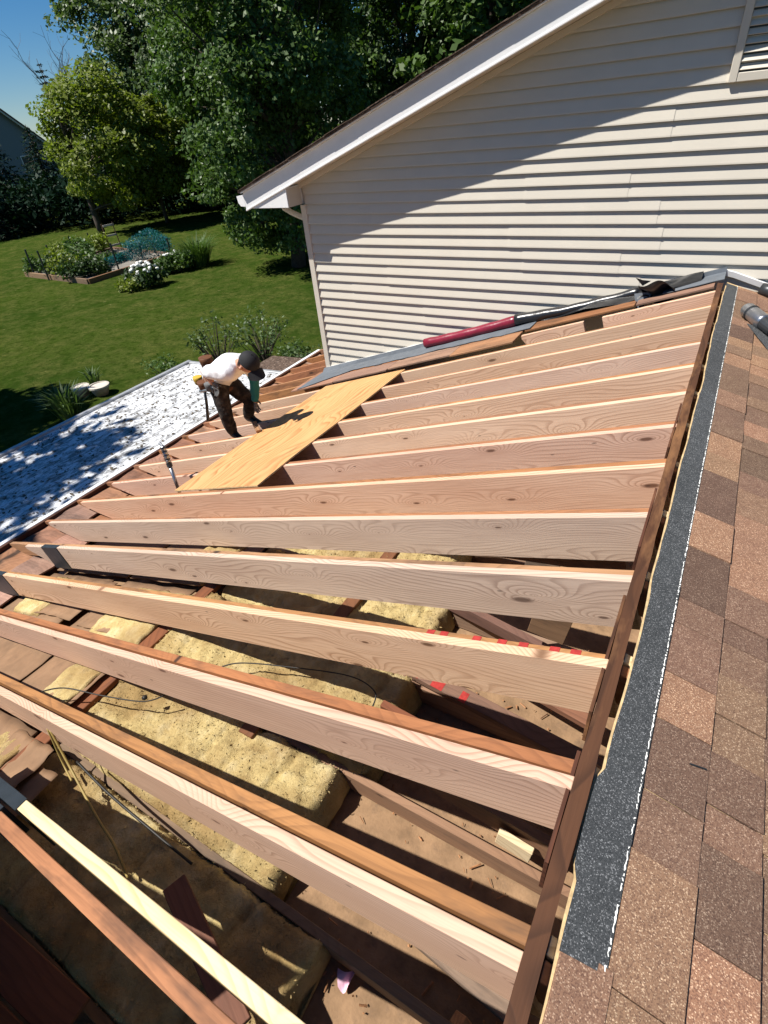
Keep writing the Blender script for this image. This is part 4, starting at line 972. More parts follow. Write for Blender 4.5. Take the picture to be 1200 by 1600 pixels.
E_ = [('pelvis', 'hipA'), ('hipA', 'kneeA'), ('kneeA', 'ankA'), ('pelvis', 'hipB'), ('hipB', 'kneeB'), ('kneeB', 'ankB'), ('pelvis', 'belly'), ('belly', 'chest'), ('chest', 'neck'), ('neck', 'head'), ('head', 'crown'), ('chest', 'shA'), ('shA', 'elA'), ('elA', 'haA'), ('chest', 'shB'), ('shB', 'elB'), ('elB', 'haB')]
RAD = dict(hipA=.085, kneeA=.055, ankA=.040, hipB=.085, kneeB=.055, ankB=.040, pelvis=.112, belly=.10, chest=.108, neck=.050, head=.088, crown=.070, shA=.050, shB=.050, elA=.040, haA=.030, elB=.040, haB=.030)
bm_ = blob_mesh('body', {k_: J[k_] - WB for k_ in names}, E_, RAD)
put('body', bm_, 'skin', worker, WB)
def sub_skin(name, keys, edges, rad, mat, sub=2, extra=None):
    pts = {k_: J[k_] for k_ in keys if k_ in J}
    if extra: pts.update(extra)
    me_ = blob_mesh(name, {k_: v_ - WB for k_, v_ in pts.items()}, edges, rad)
    for v_ in me_.vertices:
        w_ = mnoise.noise(v_.co * 16.0) * 0.6 + mnoise.noise(Vector((v_.co.x * 9, v_.co.y * 30, v_.co.z * 14))) * 0.5
        v_.co += v_.normal * w_ * 0.011
    return put(name, me_, mat, worker, WB)
slA = J['shA'].lerp(J['elA'], 0.80); slB = J['shB'].lerp(J['elB'], 0.55)
nk = J['chest'].lerp(J['neck'], 0.62); hem = J['pelvis'].lerp(J['belly'], 0.45)
sub_skin('shirt', ['chest', 'belly', 'shA', 'shB'], [('chest', 'belly'), ('belly', 'hem'), ('chest', 'nk'), ('chest', 'shA'), ('shA', 'slA'), ('chest', 'shB'), ('shB', 'slB')],
         dict(chest=.140, belly=.136, shA=.088, shB=.086, hem=.136, nk=.082, slA=.074, slB=.064), 'shirt', 2, dict(hem=hem, nk=nk, slA=slA, slB=slB))
cA = J['kneeA'].lerp(J['ankA'], 0.86); cB = J['kneeB'].lerp(J['ankB'], 0.86)
mA = J['kneeA'].lerp(J['ankA'], 0.45) + V3((0.01, -0.012, 0)); mB_ = J['kneeB'].lerp(J['ankB'], 0.45) + V3((0.012, -0.01, 0))
sub_skin('trousers', ['pelvis', 'hipA', 'kneeA', 'hipB', 'kneeB'], [('pelvis', 'hipA'), ('hipA', 'kneeA'), ('kneeA', 'mA'), ('mA', 'cA'), ('pelvis', 'hipB'), ('hipB', 'kneeB'), ('kneeB', 'mB'), ('mB', 'cB'), ('pelvis', 'top')],
         dict(pelvis=.132, hipA=.106, kneeA=.076, mA=.072, cA=.064, hipB=.106, kneeB=.076, mB=.072, cB=.064, top=.124), 'pants', 2, dict(mA=mA, mB=mB_, cA=cA, cB=cB, top=J['pelvis'].lerp(J['belly'], 0.35)))
for a_, toe in (('ankA', V3((-4.235, 3.665, -2.79))), ('ankB', V3((-4.215, 4.02, -2.775)))):
    an_ = J[a_]; dv_ = (toe - an_); heel = an_ - dv_.normalized() * 0.05
    z_s = -0.045
    me_ = skin_mesh('boot', [an_ + V3((0, 0, .07)) - WB, an_ + V3((0, 0, -.015)) - WB, heel + V3((0, 0, z_s)) - WB, an_.lerp(toe, .55) + V3((0, 0, z_s + .012)) - WB, toe + V3((0, 0, z_s)) - WB], [(0, 1), (1, 2), (1, 3), (3, 4)], [.055, .052, .045, (.046, .040), (.042, .030)], 1, 2)
    put('boot', me_, 'boot', worker, WB)
# cap with peak
hd_ = J['head']; fw = V3((0.62, -0.12, -0.52)).normalized(); upv = V3((0.62, -0.1, 0.78)).normalized(); side = fw.cross(upv).normalized(); upv = side.cross(fw).normalized()
hc = hd_ + V3((0.03, -0.004, 0.012))
cp = MB().grid(lambda u, v: hc + (fw * math.cos(2 * math.pi * u) * math.cos(v * 1.5) * 0.112 + side * math.sin(2 * math.pi * u) * math.cos(v * 1.5) * 0.102 + upv * (math.sin(v * 1.5) * 0.108 + 0.018)), 24, 8)
part('cap', cp, 'cap', worker, smooth=True)
pk = MB().grid(lambda u, v: hc + fw * (0.095 + 0.115 * v * math.sqrt(max(0, 1 - ((u - .5) * 1.7) ** 2))) + side * (u - .5) * 0.19 + upv * (0.022 - 0.030 * v - 0.10 * (u - .5) ** 2 * 4 * .3), 12, 6)
me_ = pk.mesh('cap_peak', tuple(hc)); bm = bmesh.new(); bm.from_mesh(me_); bmesh.ops.solidify(bm, geom=bm.faces[:], thickness=0.006); bm.to_mesh(me_); bm.free()
put('cap_peak', me_, 'cap', worker, tuple(hc))
# face: nose, ears, hair at the neck
part('nose', MB().tube([hc + fw * 0.088 + upv * -0.005, hc + fw * 0.112 - upv * 0.035, hc + fw * 0.090 - upv * 0.048], [0.010, 0.015, 0.010], 8), 'skin', worker, smooth=True)
for s in (-1, 1):
    part('ear', MB().tube([hc + side * s * 0.088 - upv * 0.01, hc + side * s * 0.100 - upv * 0.028, hc + side * s * 0.088 - upv * 0.05], [0.012, 0.018, 0.010], 8), 'skin', worker, smooth=True)
    part('eye', MB().tube([hc + fw * 0.083 + side * s * 0.032 - upv * 0.004, hc + fw * 0.090 + side * s * 0.032 - upv * 0.004], 0.010, 8), 'hair', worker)
part('mouth', MB().tube([hc + fw * 0.086 + side * 0.025 - upv * 0.066, hc + fw * 0.092 - upv * 0.068, hc + fw * 0.086 - side * 0.025 - upv * 0.066], 0.005, 6), 'leather', worker)
hr = MB().grid(lambda u, v: hc + V3((-0.012, 0, 0)) + (-fw * math.cos(2.4 * (u - .5)) * 0.096 + side * math.sin(2.4 * (u - .5)) * 0.098 - upv * (0.075 * v - 0.02)), 10, 4)
part('hair', hr, 'hair', worker, smooth=True)
# teal sleeve over the far forearm, hands with fingers
ts = J['shB'].lerp(J['elB'], 0.48)
sub_skin('teal_sleeve', ['elB'], [('elB', 'ts'), ('elB', 'w')], dict(elB=.056, ts=.058, w=.046), 'teal', 2, dict(ts=ts, w=J['elB'].lerp(J['haB'], 0.9)))
def hand(c, dirv, sidev, mat, name='hand'):
    dirv = dirv.normalized(); sidev = (sidev - dirv * sidev.dot(dirv)).normalized(); nv = dirv.cross(sidev)
    vs = [c, c + dirv * .045, c + dirv * .085]; es = [(0, 1), (1, 2)]; rs_ = [(.024, .018), (.036, .017), (.036, .015)]
    for i, (o_, l_) in enumerate(((-.030, .060), (-.010, .072), (.011, .068), (.030, .052))):
        k_ = len(vs); b0_ = c + dirv * .085 + sidev * o_
        vs += [b0_, b0_ + dirv * l_ * .5 + nv * .012, b0_ + dirv * l_ * .82 + nv * .035]; es += [(2, k_), (k_, k_ + 1), (k_ + 1, k_ + 2)]; rs_ += [.010, .009, .008]
    k_ = len(vs); vs += [c + dirv * .03 + sidev * .045, c + dirv * .07 + sidev * .062 + nv * .015]; es += [(0, k_), (k_, k_ + 1)]; rs_ += [.012, .010]
    return put(name, skin_mesh(name, [v - WB for v in vs], es, rs_, 0, 1, 0), mat, worker, WB)
hand(J['haB'], V3((-0.1, 0.0, -1)), V3((0, 1, 0)), 'glove')
hand(J['haA'], V3((0.35, 0.05, -1)), V3((1, 0, 0)), 'glove')
# tool belt, pouches, hanging hammer
bc = J['pelvis'].lerp(J['belly'], 0.15); bn = (J['belly'] - J['pelvis']).normalized(); b1 = V3((0, 1, 0)); b2_ = bn.cross(b1).normalized()
ring = [bc + (b1 * math.cos(w) * 0.158 + b2_ * math.sin(w) * 0.148) for w in [2 * math.pi * i / 20 for i in range(21)]]
bt = thing('tool_belt', tuple(bc), 'brown leather tool belt with pouches worn at the waist of the worker', 'tool belt')
part('strap', MB().tube(ring, 0.022, 6, cap=False), 'leather', bt, smooth=True)
def pouch(p, s, mat, nm='pouch'):
    part(nm, MB().lathe(p, [(s * .55, -s * 1.3), (s * .85, -s * 1.1), (s, 0.0), (s * 1.05, s * .5), (s * .95, s * .52)], 12), mat, bt, smooth=True)
pouch(on_y(318, 600, 3.60), 0.062, 'leather'); pouch(on_y(309, 592, 3.66), 0.05, 'yellowtool', 'tape_holder'); pouch(on_y(327, 602, 3.56), 0.05, 'glove'); pouch(on_y(322, 563, 3.93), 0.075, 'leather'); pouch(on_y(336, 606, 3.55), 0.045, 'black')
hm = thing('hammer', tuple(on_y(325, 652, 3.56)), 'black handled hammer hanging from the tool belt of the worker', 'hammer')
part('handle', MB().tube([on_y(320, 612, 3.56), on_y(323, 632, 3.56), on_y(325, 656, 3.56)], [0.013, 0.016, 0.019], 10), 'black', hm, smooth=True)
part('head', MB().tube([on_y(313, 611, 3.56), on_y(328, 609, 3.56)], [0.018, 0.014], 10), 'steel', hm)
# short upright offcut in front of the far boot
bar('wood_offcut', 'old', tuple(on_roof(404, 674, 0.03)), tuple(on_roof(397, 660, 0.10)), 0.05, 0.03, label='small brown wood offcut wedged by the boot of the worker', cat='wood block')

# ================================================================== GARDEN AND TREES
rng = np.random.default_rng(11)
def ground(u, v): return on_z(u, v, GZ)
def limb(mb, p, q, r0, r1, bend=0.15, seg=6, n=4, rs=R_):
    p = Vector(p); q = Vector(q); L = (q - p).length
    off = Vector((rs.uniform(-1, 1), rs.uniform(-1, 1), rs.uniform(-.3, .6))) * L * bend
    pts = [p.lerp(q, i / n) + off * math.sin(math.pi * i / n) for i in range(n + 1)]
    mb.tube(pts, [r0 + (r1 - r0) * i / n for i in range(n + 1)], seg); return pts
def tree(name, base, height, crown_c, crown_r, ncl, nleaf, lsize, mat, label, cat='tree', group=None, trunk_r=0.18, cl_r=1.0, shell=0.75, fork=None, bark='barkd', seed=1, low=0.0, droop=0.0, lean=(0, 0)):
    """tapered trunk, limbs to every clump, leaf quads spread through the clumps"""
    rs = random.Random(seed); g = np.random.default_rng(seed)
    base = Vector(base); t = thing(name, tuple(base), label, cat, group)
    tm = MB(); topz = crown_c[2] + crown_r[2] * 0.55
    top = Vector((base.x + lean[0], base.y + lean[1], base.z + topz))
    trunk = limb(tm, base, top, trunk_r, trunk_r * 0.22, 0.03, 9, 10, rs)
    cs = []
    for i in range(ncl):
        dv_ = Vector((rs.gauss(0, 1), rs.gauss(0, 1), rs.gauss(0, 1))).normalized(); rr_ = (shell + (1 - shell) * rs.random()) if rs.random() < 0.72 else rs.random() ** 0.5
        c_ = Vector((base.x + crown_c[0] + dv_.x * crown_r[0] * rr_, base.y + crown_c[1] + dv_.y * crown_r[1] * rr_, base.z + crown_c[2] + dv_.z * crown_r[2] * rr_))
        if c_.z < base.z + low: c_.z = base.z + low + rs.random() * 0.6
        cs.append(c_)
        # limb from the trunk
        k_ = min(len(trunk) - 1, max(2, int(len(trunk) * (0.18 + 0.75 * (c_.z - base.z) / (topz + crown_r[2] * .5)) - 1)))
        if i % 2 == 0: limb(tm, trunk[k_], c_, trunk_r * 0.28 * (1 - 0.5 * k_ / len(trunk)), 0.012, 0.12, 5, 4, rs)
    part('trunk', tm, bark, t, smooth=True, origin=tuple(base))
    per = nleaf // ncl; pts = []
    for c_ in cs:
        cr = cl_r * (0.6 + 0.8 * rs.random())
        q = g.normal(size=(per, 3)); q /= np.linalg.norm(q, axis=1, keepdims=True); q *= (g.random((per, 1)) ** 0.45) * cr
        q[:, 2] *= 0.62; q[:, 2] -= droop * np.hypot(q[:, 0], q[:, 1])
        pts.append(q + np.array(c_))
    P_ = np.concatenate(pts); P_ = P_[P_[:, 2] > GZ + 0.05]
    ctr = np.array((base.x + crown_c[0], base.y + crown_c[1], base.z + crown_c[2])); ow = P_ - ctr; ow /= (np.linalg.norm(ow, axis=1, keepdims=True) + 1e-6)
    me_ = leaves(P_ - np.array(base), lsize, g, 0.3, 0.62, outward=ow * 0.5)
    put('crown', me_, mat, t, tuple(base))
    return t
def conifer(base, height, rad_, label, seed, tiers=26, mat='needle', per=150, group=None):
    rs = random.Random(seed); g = np.random.default_rng(seed); base = Vector(base)
    t = thing('spruce_tree', tuple(base), label, 'tree', group)
    tm = MB(); tm.tube([base, base + Vector((0, 0, height * .5)), base + Vector((0, 0, height))], [0.22, 0.12, 0.02], 8)
    pts = []
    for k_ in range(tiers):
        z_ = 0.08 + 0.92 * k_ / tiers; rr_ = rad_ * (1 - z_) ** 0.85 * (0.85 + 0.3 * rs.random()) + 0.12
        nb = max(5, int(11 * (1 - z_) + 4))
        for j in range(nb):
            w = 2 * math.pi * (j + rs.random()) / nb; L_ = rr_ * (0.75 + 0.4 * rs.random())
            tip = Vector((math.cos(w) * L_, math.sin(w) * L_, z_ * height - 0.20 * L_))
            s0 = Vector((0, 0, z_ * height))
            if j % 2 == 0: tm.tube([base + s0, base + s0.lerp(tip, .5) + Vector((0, 0, .04)), base + tip], [0.03, 0.02, 0.008], 4)
            m_ = max(4, int(per * L_ / rad_ / 3))
            u_ = g.random((m_, 1)) ** 0.8
            q = np.array(s0)[None] + u_ * (np.array(tip) - np.array(s0))[None] + g.normal(size=(m_, 3)) * np.array([0.16, 0.16, 0.07]) * (0.5 + L_ / rad_)
            pts.append(q)
    part('trunk', tm, 'barkd', t, smooth=True, origin=tuple(base))
    P_ = np.concatenate(pts); put('crown', leaves(P_, 0.16, g, 0.6, 0.32), mat, t, tuple(base))
    return t

FOC = 829.99
# light yellow-green tree on the lawn at left
tree('ash_tree', ground(160, 366), 10, (1.6, 1.9, 5.9), (4.2, 4.2, 4.4), 100, 26000, 0.13, 'leaf_light', 'light yellow green tree standing alone on the lawn at left', trunk_r=0.30, cl_r=1.15, seed=21, low=1.6)
tree('young_tree', ground(262, 348), 7, (0.2, 0.2, 5.2), (3.2, 3.2, 3.6), 60, 14000, 0.125, 'leaf_light', 'slender young tree behind the vegetable bed', trunk_r=0.18, cl_r=0.9, seed=22, low=2.2)
# big maple in front, close to the house corner
tree('maple_tree', (-18.8, 22.9, GZ), 16, (-0.3, 0.1, 8.6), (4.3, 4.2, 8.4), 230, 90000, 0.088, 'leaf_mid', 'large maple with glossy leaves hanging low beside the white eave', trunk_r=0.38, cl_r=1.0, seed=23, low=0.9, droop=0.25)
tree('maple_tree', (-22.5, 30.0, GZ), 16, (0.0, 0.0, 8.6), (4.2, 4.4, 8.0), 140, 34000, 0.125, 'leaf_mid', 'maple with dense middle green crown right behind the largest maple', trunk_r=0.34, cl_r=1.2, seed=24, low=2.0, droop=0.2)
# tall poplars at the back left
tree('poplar_tree', (-43.5, 42.0, GZ), 20, (0, 0, 11.5), (6.4, 6.0, 10.5), 140, 30000, 0.165, 'leaf_silver', 'tall silvery poplar rising behind the light green tree', trunk_r=0.42, cl_r=1.5, seed=31, low=3.0)
tree('poplar_tree', (-35.0, 40.0, GZ), 21, (0, 0, 11.5), (6.0, 6.0, 11.0), 140, 30000, 0.165, 'leaf_silver', 'tall silvery poplar between the young tree and the largest maple', trunk_r=0.42, cl_r=1.5, seed=32, low=2.5)
tree('poplar_tree', (-48.5, 41.0, GZ), 19, (0, 0, 10.5), (4.6, 4.6, 9.0), 100, 20000, 0.165, 'leaf_silver', 'tall silvery poplar furthest left, right above the light green tree', trunk_r=0.4, cl_r=1.3, seed=33, low=3.0)
# trees behind the tall house roof line
specs = [((-18.5, 36.0), 8.5, (5.0, 5.0, 8.0), 'leaf_dark', 'dark leafy tree just right of the largest maple'), ((-13.0, 34.0), 8.5, (4.2, 4.2, 7.6), 'leaf_mid', 'sunlit green tree behind the middle of the white rake'),
         ((-23.5, 48.0), 9.5, (6.0, 6.0, 9.5), 'leaf_dark', 'tall dark tree far behind the largest maple'), ((-15.0, 50.0), 9.0, (5.4, 5.4, 8.2), 'leaf_dark', 'tall dark tree behind the upper rake with sky gaps'), ((-8.5, 44.0), 8.0, (4.6, 4.6, 7.4), 'leaf_light', 'bright green tree just above the upper rake'),
         ((-30.0, 55.0), 10.0, (6.5, 6.5, 10), 'leaf_dark', 'tall dark tree at the very back of the yard'), ((-50.0, 52.0), 9.0, (6.5, 6.5, 9), 'leaf_dark', 'dark tree behind the tall poplars at left')]
for i, ((x, y), cz, cr, mm, lb) in enumerate(specs):
    tree('broadleaf_tree', (x, y, GZ), cz * 2, (0, 0, cz), cr, 95, 19000, 0.175, mm, lb, trunk_r=0.36, cl_r=1.35, seed=41 + i, low=2.0, shell=0.7)
for i, ((x, y), hh, rr_, lb) in enumerate([((-66.3, 44.6), 13.4, 3.0, 'dark pointed spruce standing out against the sky at left'), ((-59.0, 31.5), 8.5, 4.2, 'dark spreading spruce at the left edge in front of the far house'), ((-62.0, 38.0), 8.0, 4.0, 'dark spruce right behind the light green tree'), ((-56.0, 27.0), 6.5, 3.6, 'low dark spruce at the left edge beside the lawn'), ((-54.5, 39.5), 9.0, 4.0, 'dark spruce in shade between light tree and poplars')]):
    conifer((x, y, GZ), hh, rr_, lb, 61 + i)
# understory along the back edge of the lawn
def shrub(name, base, rx, ry, rz, n_, ls, mat, label, cat='shrub', group=None, seed=1, stems=6, ncl=14, open_=False):
    rs = random.Random(seed); g = np.random.default_rng(seed); base = Vector(base)
    t = thing(name, tuple(base), label, cat, group); tm = MB(); pts = []
    for i in range(ncl):
        w = rs.random() * 6.28; rr_ = rs.random() ** 0.5
        c_ = Vector((math.cos(w) * rx * rr_, math.sin(w) * ry * rr_, rz * (0.35 + 0.6 * rs.random() * (1.15 - 0.5 * rr_))))
        if i < stems or open_: limb(tm, base + Vector((c_.x * .1, c_.y * .1, 0)), base + c_, 0.02, 0.006, 0.1, 5, 3, rs)
        m_ = n_ // ncl; q = g.normal(size=(m_, 3)); q /= np.linalg.norm(q, axis=1, keepdims=True); q *= g.random((m_, 1)) ** .5 * (0.34 if open_ else 0.5) * min(rx, rz)
        pts.append(q + np.array(c_))
    part('stem', tm, 'barkd', t, origin=tuple(base))
    P_ = np.concatenate(pts); P_[:, 2] = np.abs(P_[:, 2]); put('foliage', leaves(P_, ls, g, 0.3), mat, t, tuple(base)); return t
UL = ['left of the light green tree', 'right behind the light green tree trunk', 'behind the young tree trunk', 'between the young tree and the poplars', 'under the tall poplars', 'behind the garden ladder', 'below the second maple', 'right of the second maple trunk', 'left edge of the lawn', 'between the two maples', 'in the dark corner at the left edge', 'behind the largest maple']
for i, (x, y) in enumerate([(-53, 33), (-50, 36), (-47, 40), (-44, 43.5), (-39, 46), (-35, 48), (-30, 44), (-27, 46), (-57, 30), (-24, 36), (-61, 33), (-20, 40)]):
    shrub('understory_bush', (x, y, GZ), 3.4, 3.0, 3.6, 2600, 0.2, 'needle' if i in (0, 1, 2, 8, 10) else 'leaf_dark', 'dark shaded bush ' + UL[i], 'bush', 'dark bushes along the back of the lawn', 80 + i, ncl=26)
# bare branched tree at left
bt_ = thing('bare_tree', (-63, 44, GZ), 'leafless tree with thin bare branches against the blue sky', 'tree')
bmb = MB(); rs = random.Random(5)
b0 = Vector((-63, 44, GZ)); tp = b0 + Vector((0, 0, 7.5)); limb(bmb, b0, tp, 0.2, 0.1, 0.02, 7, 4, rs)
for i in range(7):
    w = rs.uniform(0, 6.28); e1 = tp + Vector((math.cos(w) * 2.6, math.sin(w) * 2.6, 3.2 + 2.4 * rs.random()))
    P1 = limb(bmb, tp - Vector((0, 0, rs.random() * 2)), e1, 0.075, 0.03, 0.08, 5, 5, rs)
    for j in range(7):
        s_ = P1[2 + j % 4]; e2 = s_ + Vector((rs.uniform(-1.6, 1.6), rs.uniform(-1.6, 1.6), rs.uniform(0.8, 2.6)))
        P2 = limb(bmb, s_, e2, 0.028, 0.012, 0.1, 4, 3, rs)
        for q in range(3): limb(bmb, P2[1 + q % 2], P2[1 + q % 2] + Vector((rs.uniform(-.8, .8), rs.uniform(-.8, .8), rs.uniform(.3, 1.2))), 0.014, 0.008, 0.1, 3, 2, rs)
MT['twig'] = plain('grey twigs', (0.16, 0.12, 0.11), 0.9, bumps=0)
part('trunk', bmb, 'twig', bt_, origin=tuple(b0))
# far house at the left edge
fh = thing('far_house', (-84, 41, GZ), 'far grey house with brown gable roof behind the spruces at left', 'house')
MT['fargrey'] = plain('grey blue siding', (0.20, 0.225, 0.25), 0.7, var=0.05, bumps=0)
FX = -80.0; FYc = 45.5; hw = 5.6; ev = 0.3; rdz = 5.2
part('wall', MB().prism([(FYc - hw, GZ), (FYc + hw, GZ), (FYc + hw, ev), (FYc, rdz - 0.4), (FYc - hw, ev)], 'x', FX - 12, FX), 'fargrey', fh)
for s in (-1, 1):
    part('roof', MB().prism([(FYc, rdz), (FYc + s * (hw + 0.5), ev - 0.25), (FYc + s * (hw + 0.5), ev - 0.5), (FYc, rdz - 0.25)], 'x', FX - 12.4, FX + 0.5), 'farshingle', fh)
    part('rake_board', MB().prism([(FYc, rdz - 0.26), (FYc + s * (hw + 0.5), ev - 0.51), (FYc + s * (hw + 0.5), ev - 0.75), (FYc, rdz - 0.5)], 'x', FX + 0.4, FX + 0.48), 'beige', fh)
for (ya, za) in ((FYc - 3.5, -1.9), (FYc + 1.2, -1.9), (FYc - 3.5, -4.8), (FYc + 1.2, -4.8)):
    wv = part('window', MB().box(FX + 0.01, FX + 0.06, ya, ya + 1.6, za, za + 1.5), 'trimw', fh)
    part('pane', MB().box(FX + 0.05, FX + 0.08, ya + 0.1, ya + 1.5, za + 0.1, za + 1.4), 'darkmetal', wv)

# vegetable bed --------------------------------------------------------------
bedc = [ground(42, 432), ground(140, 444), ground(270, 402), ground(178, 392)]
bed = thing('vegetable_bed', tuple((bedc[0] + bedc[1]) / 2), 'raised vegetable bed with weathered timber edging on the lawn', 'garden bed')
MT['soil'] = plain('pale dry soil', (0.20, 0.185, 0.16), 0.95, var=0.25, scale=3, bumps=0.6, bscale=15, dirt=0.4)
part('soil', MB().prism([(p.x, p.y) for p in bedc], 'z', GZ + 0.01, GZ + 0.14), 'soil', bed)
for i in range(4):
    a_, b_ = bedc[i], bedc[(i + 1) % 4]; dn = (b_ - a_).normalized()
    nb = 2
    for j in range(nb):
        bar('timber', 'oldgrey', a_.lerp(b_, j / nb) + Vector((0, 0, 0.12)) - dn * (0.0), a_.lerp(b_, (j + 1) / nb - 0.004) + Vector((0, 0, 0.12)), 0.14, 0.26, parent=bed)
fence = thing('garden_fence', tuple(bedc[1]), 'thin dark stakes and blue green netting round the vegetable bed', 'fence')
stakes = [((55, 432), (39, 390)), ((77, 438), (58, 392)), ((80, 415), (72, 383)), ((110, 400), (104, 375)), ((147, 388), (136, 364)), ((188, 428), (172, 380)), ((224, 408), (218, 384)), ((270, 405), (260, 372)), ((205, 398), (200, 378)), ((245, 400), (238, 380))]
for (bu, tu) in stakes:
    pb = ground(*bu); dist = math.hypot(pb.x, pb.y); w_ = ray(*tu); kk = dist / math.hypot(w_.x, w_.y); pt = w_ * kk
    part('stake', MB().tube([pb, pt], 0.05, 6), 'darkmetal', fence)
pA = ground(205, 412); pB = ground(272, 404); pC = ground(240, 385)
npts = []
pX = ground(205, 408)
for (a_, b_) in ((pA, pB), (pB, pC), (pA, pC), (ground(160, 425), pX)):
    hh = 1.35 if a_ is not ground else 0.8
    for i in range(1900):
        s_ = rng.random(); zz = rng.random() ** 0.8 * (1.15 if b_ is not pX else 0.6); npts.append(a_.lerp(b_, s_) + Vector((rng.normal() * .12, rng.normal() * .12, zz)))
put('netting', leaves(np.array([tuple(p) for p in npts]) - np.array(tuple(pA)), 0.055, rng, 0.0, 0.35), 'net', fence, tuple(pA))
VL = ['leftmost', 'second from the left', 'third from the left', 'in the middle', 'fourth from the left', 'at the back left', 'at the back middle', 'at the front corner', 'beside the ladder', 'nearest the netting']
for i, (u, v, rx, rz) in enumerate([(62, 428, 0.7, 0.9), (92, 430, 0.9, 1.1), (115, 432, 1.0, 1.3), (138, 425, 1.0, 1.4), (128, 436, 0.9, 1.0), (105, 415, 0.9, 1.2), (130, 408, 0.9, 1.4), (152, 432, 0.8, 0.8), (158, 400, 0.8, 1.3), (178, 412, 0.7, 0.6)]):
    shrub('vegetable_plant', ground(u, v), rx, rx, rz, 900, 0.085, ('leaf_mid', 'leaf_dark', 'leaf_light')[i % 3], 'leafy green vegetable plant %s in the raised bed' % VL[i], 'plant', 'plants in the vegetable bed', 120 + i, ncl=12)
# ladder-like trellis
ld = thing('garden_ladder', tuple(ground(182, 392)), 'small pale wooden ladder trellis behind the vegetable bed', 'ladder')
g0 = ground(176, 396); g1 = ground(192, 392); up_ = Vector((0, 0, 1.75)); gdir = (g1 - g0)
MT['paleboard'] = plain('pale weathered board', (0.42, 0.40, 0.36), 0.8)
for q in (g0, g0 + gdir * 1.0): part('side_rail', MB().tube([q, q + up_ + gdir * -0.1], 0.035, 6), 'oldgrey', ld)
for k_ in range(3):
    z_ = Vector((0, 0, 0.45 + 0.58 * k_)); bar('rung', 'paleboard', g0 + z_, g0 + gdir + z_, 0.05, 0.11, parent=ld)
# flowers and shrubs on the lawn
pe = shrub('peony_bush', ground(232, 447), 0.8, 0.75, 0.9, 1300, 0.085, 'leaf_dark', 'round bush covered with white blossoms on the lawn', 'flower bush', seed=140, ncl=18)
fl_ = []
for i in range(30):
    w = rng.random() * 6.28; rr_ = rng.random() ** .5; c_ = np.array((math.cos(w) * 0.8 * rr_, math.sin(w) * 0.75 * rr_, 0.60 + 0.42 * (1 - rr_ ** 2) + 0.1 * rng.random()))
    m_ = MB()
    m_.lathe((0, 0, 0), [(0.02, -0.05), (0.085, -0.02), (0.10, 0.03), (0.06, 0.07), (0.01, 0.08)], 8)
    put('blossom', m_.mesh('blossom', smooth=True), 'petal', pe, Vector(c_) + BASE[pe])
pe2 = shrub('peony_bush', ground(278, 425), 0.85, 0.75, 0.85, 1800, 0.085, 'leaf_mid', 'green bush with a few white blossoms beside the round blossom bush', 'flower bush', seed=141, ncl=16)
for i in range(14):
    c_ = Vector((-0.7 + 0.7 * rng.random(), 0.3 * rng.normal(), 0.72 + 0.2 * rng.random()))
    put('blossom', MB().lathe((0, 0, 0), [(0.02, -0.05), (0.07, -0.02), (0.085, 0.03), (0.01, 0.07)], 8).mesh('blossom', smooth=True), 'petal', pe2, c_ + BASE[pe2])
shrub('small_plant', ground(205, 455), 0.6, 0.5, 0.5, 500, 0.08, 'leaf_light', 'small pale leafy plant left of the round blossom bush', 'plant', seed=142, ncl=8)
def grass_clump(name, base, rad_, hh, n_, mat, label, seed, w_=0.02, cat='plant'):
    rs = random.Random(seed); base = Vector(base); mb = MB()
    for i in range(n_):
        a_ = rs.random() * 6.28; r0 = rs.random() ** .5 * rad_ * .45; L_ = hh * (0.6 + 0.5 * rs.random()); sp_ = rad_ * (0.4 + 0.8 * rs.random())
        p_ = base + Vector((math.cos(a_) * r0, math.sin(a_) * r0, 0)); sd = Vector((-math.sin(a_), math.cos(a_), 0)) * w_
        m1 = p_ + Vector((math.cos(a_) * sp_ * .4, math.sin(a_) * sp_ * .4, L_ * .7)); t1 = p_ + Vector((math.cos(a_) * sp_, math.sin(a_) * sp_, L_ * (0.75 + 0.3 * rs.random())))
        mb.add([p_ - sd, p_ + sd, m1 + sd * .8, m1 - sd * .8, t1], [(0, 1, 2, 3), (3, 2, 4)])
    t = thing(name, tuple(base), label, cat); part('blades', mb, mat, t, origin=tuple(base)); return t
grass_clump('ornamental_grass', ground(313, 415), 1.1, 1.5, 500, 'leaf_mid', 'tall ornamental grass clump right of the blossom bushes', 5, 0.022)
grass_clump('yucca_plant', ground(110, 652), 0.55, 0.95, 120, 'leaf_silver', 'spiky long leaved plant beside the two round pots', 6, 0.03)
grass_clump('yucca_plant', ground(150, 602), 0.3, 0.55, 40, 'leaf_silver', 'small spiky plant just behind the two round pots', 7, 0.025)
MT['terra'] = plain('weathered terracotta', (0.42, 0.30, 0.23), 0.85, var=0.2, dirt=0.3)
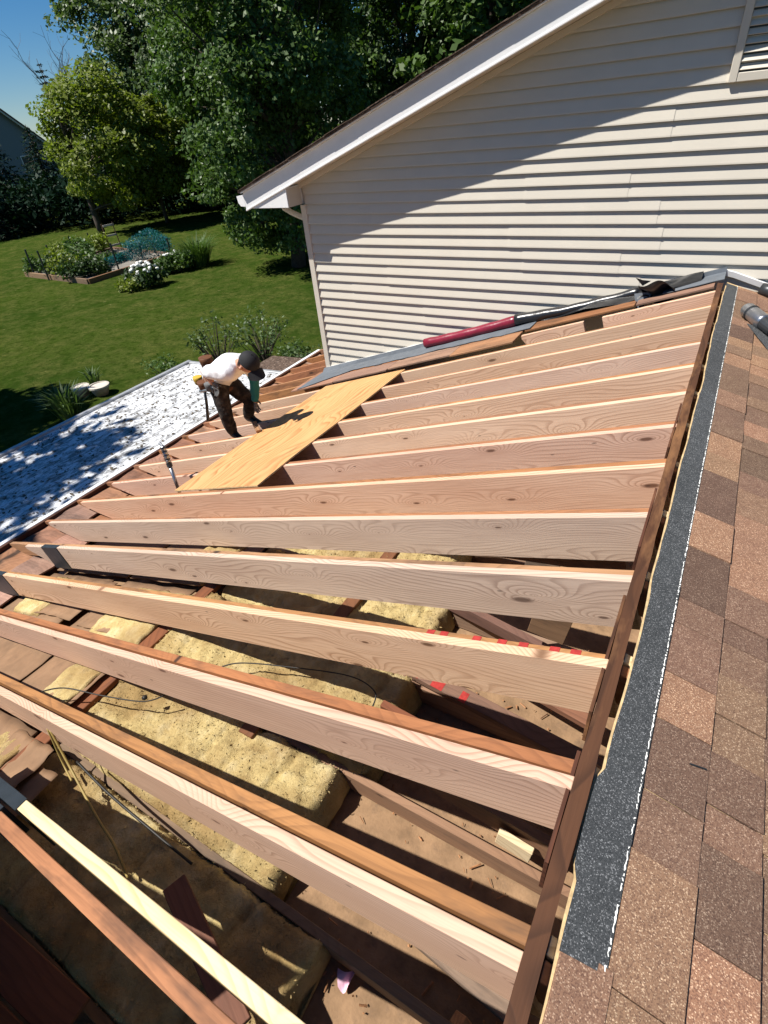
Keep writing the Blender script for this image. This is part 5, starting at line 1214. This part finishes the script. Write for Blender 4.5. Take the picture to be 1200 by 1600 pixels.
for (u, v, lb) in ((131, 604, 'round terracotta pot with pale rim beside the spiky plant'), (160, 602, 'larger round terracotta pot nearer the patio roof edge')):
    b_ = ground(u, v + 14); s_ = 0.75 if u < 140 else 0.85
    pt = thing('flower_pot', tuple(b_), lb, 'flower pot', 'round pots by the patio')
    part('body', MB().lathe(b_, [(0.22 * s_, 0), (0.28 * s_, 0.14), (0.32 * s_, 0.24)], 20), 'terra', pt, smooth=True)
    part('rim', MB().lathe(b_ + Vector((0, 0, 0.24)), [(0.35 * s_, 0.001), (0.35 * s_, 0.05), (0.275 * s_, 0.062), (0.268 * s_, 0.035)], 24), 'beige', pt)
    part('soil', MB().lathe(b_ + Vector((0, 0, 0.262)), [(0.262 * s_, 0.0), (0.262 * s_, 0.012)], 20), 'soil', pt)
shrub('airy_shrub', ground(345, 575), 0.7, 0.7, 1.6, 480, 0.045, 'leaf_silver', 'open airy shrub growing behind the patio roof left of the worker', 'shrub', seed=151, ncl=34, open_=True)
shrub('airy_shrub', ground(415, 565), 0.85, 0.8, 1.6, 620, 0.045, 'leaf_silver', 'open airy shrub behind the cap of the worker', 'shrub', seed=152, ncl=34, open_=True)
shrub('low_shrub', ground(258, 590), 0.45, 0.45, 0.6, 400, 0.045, 'leaf_mid', 'low leafy shrub at the far edge of the patio roof', 'shrub', seed=153, ncl=14)
shrub('low_shrub', ground(480, 585), 0.7, 0.6, 1.0, 500, 0.05, 'leaf_silver', 'small pale shrub peeking over the roof beside the house corner', 'shrub', seed=154, ncl=12, open_=True)
# shade trees standing left of the view
tree('shade_tree', (-12.2, -1.5, GZ), 12, (0.0, 0.0, 9.3), (2.5, 2.6, 2.6), 44, 4200, 0.15, 'leaf_mid', 'tree left of the view that dapples the patio roof', trunk_r=0.22, cl_r=0.85, seed=71, low=4.0)
tree('shade_tree', (-21.8, 1.4, GZ), 12, (0.0, 0.0, 8.4), (2.8, 2.8, 3.0), 46, 6500, 0.18, 'leaf_mid', 'tree left of the view that shades the near lawn', trunk_r=0.22, cl_r=0.95, seed=72, low=3.5)

# ------------------------------------------------------------------ lift everything to its height above the lawn
for o in list(SC.objects):
    if o.parent is None and o not in (camo, suno): o.location.z += H
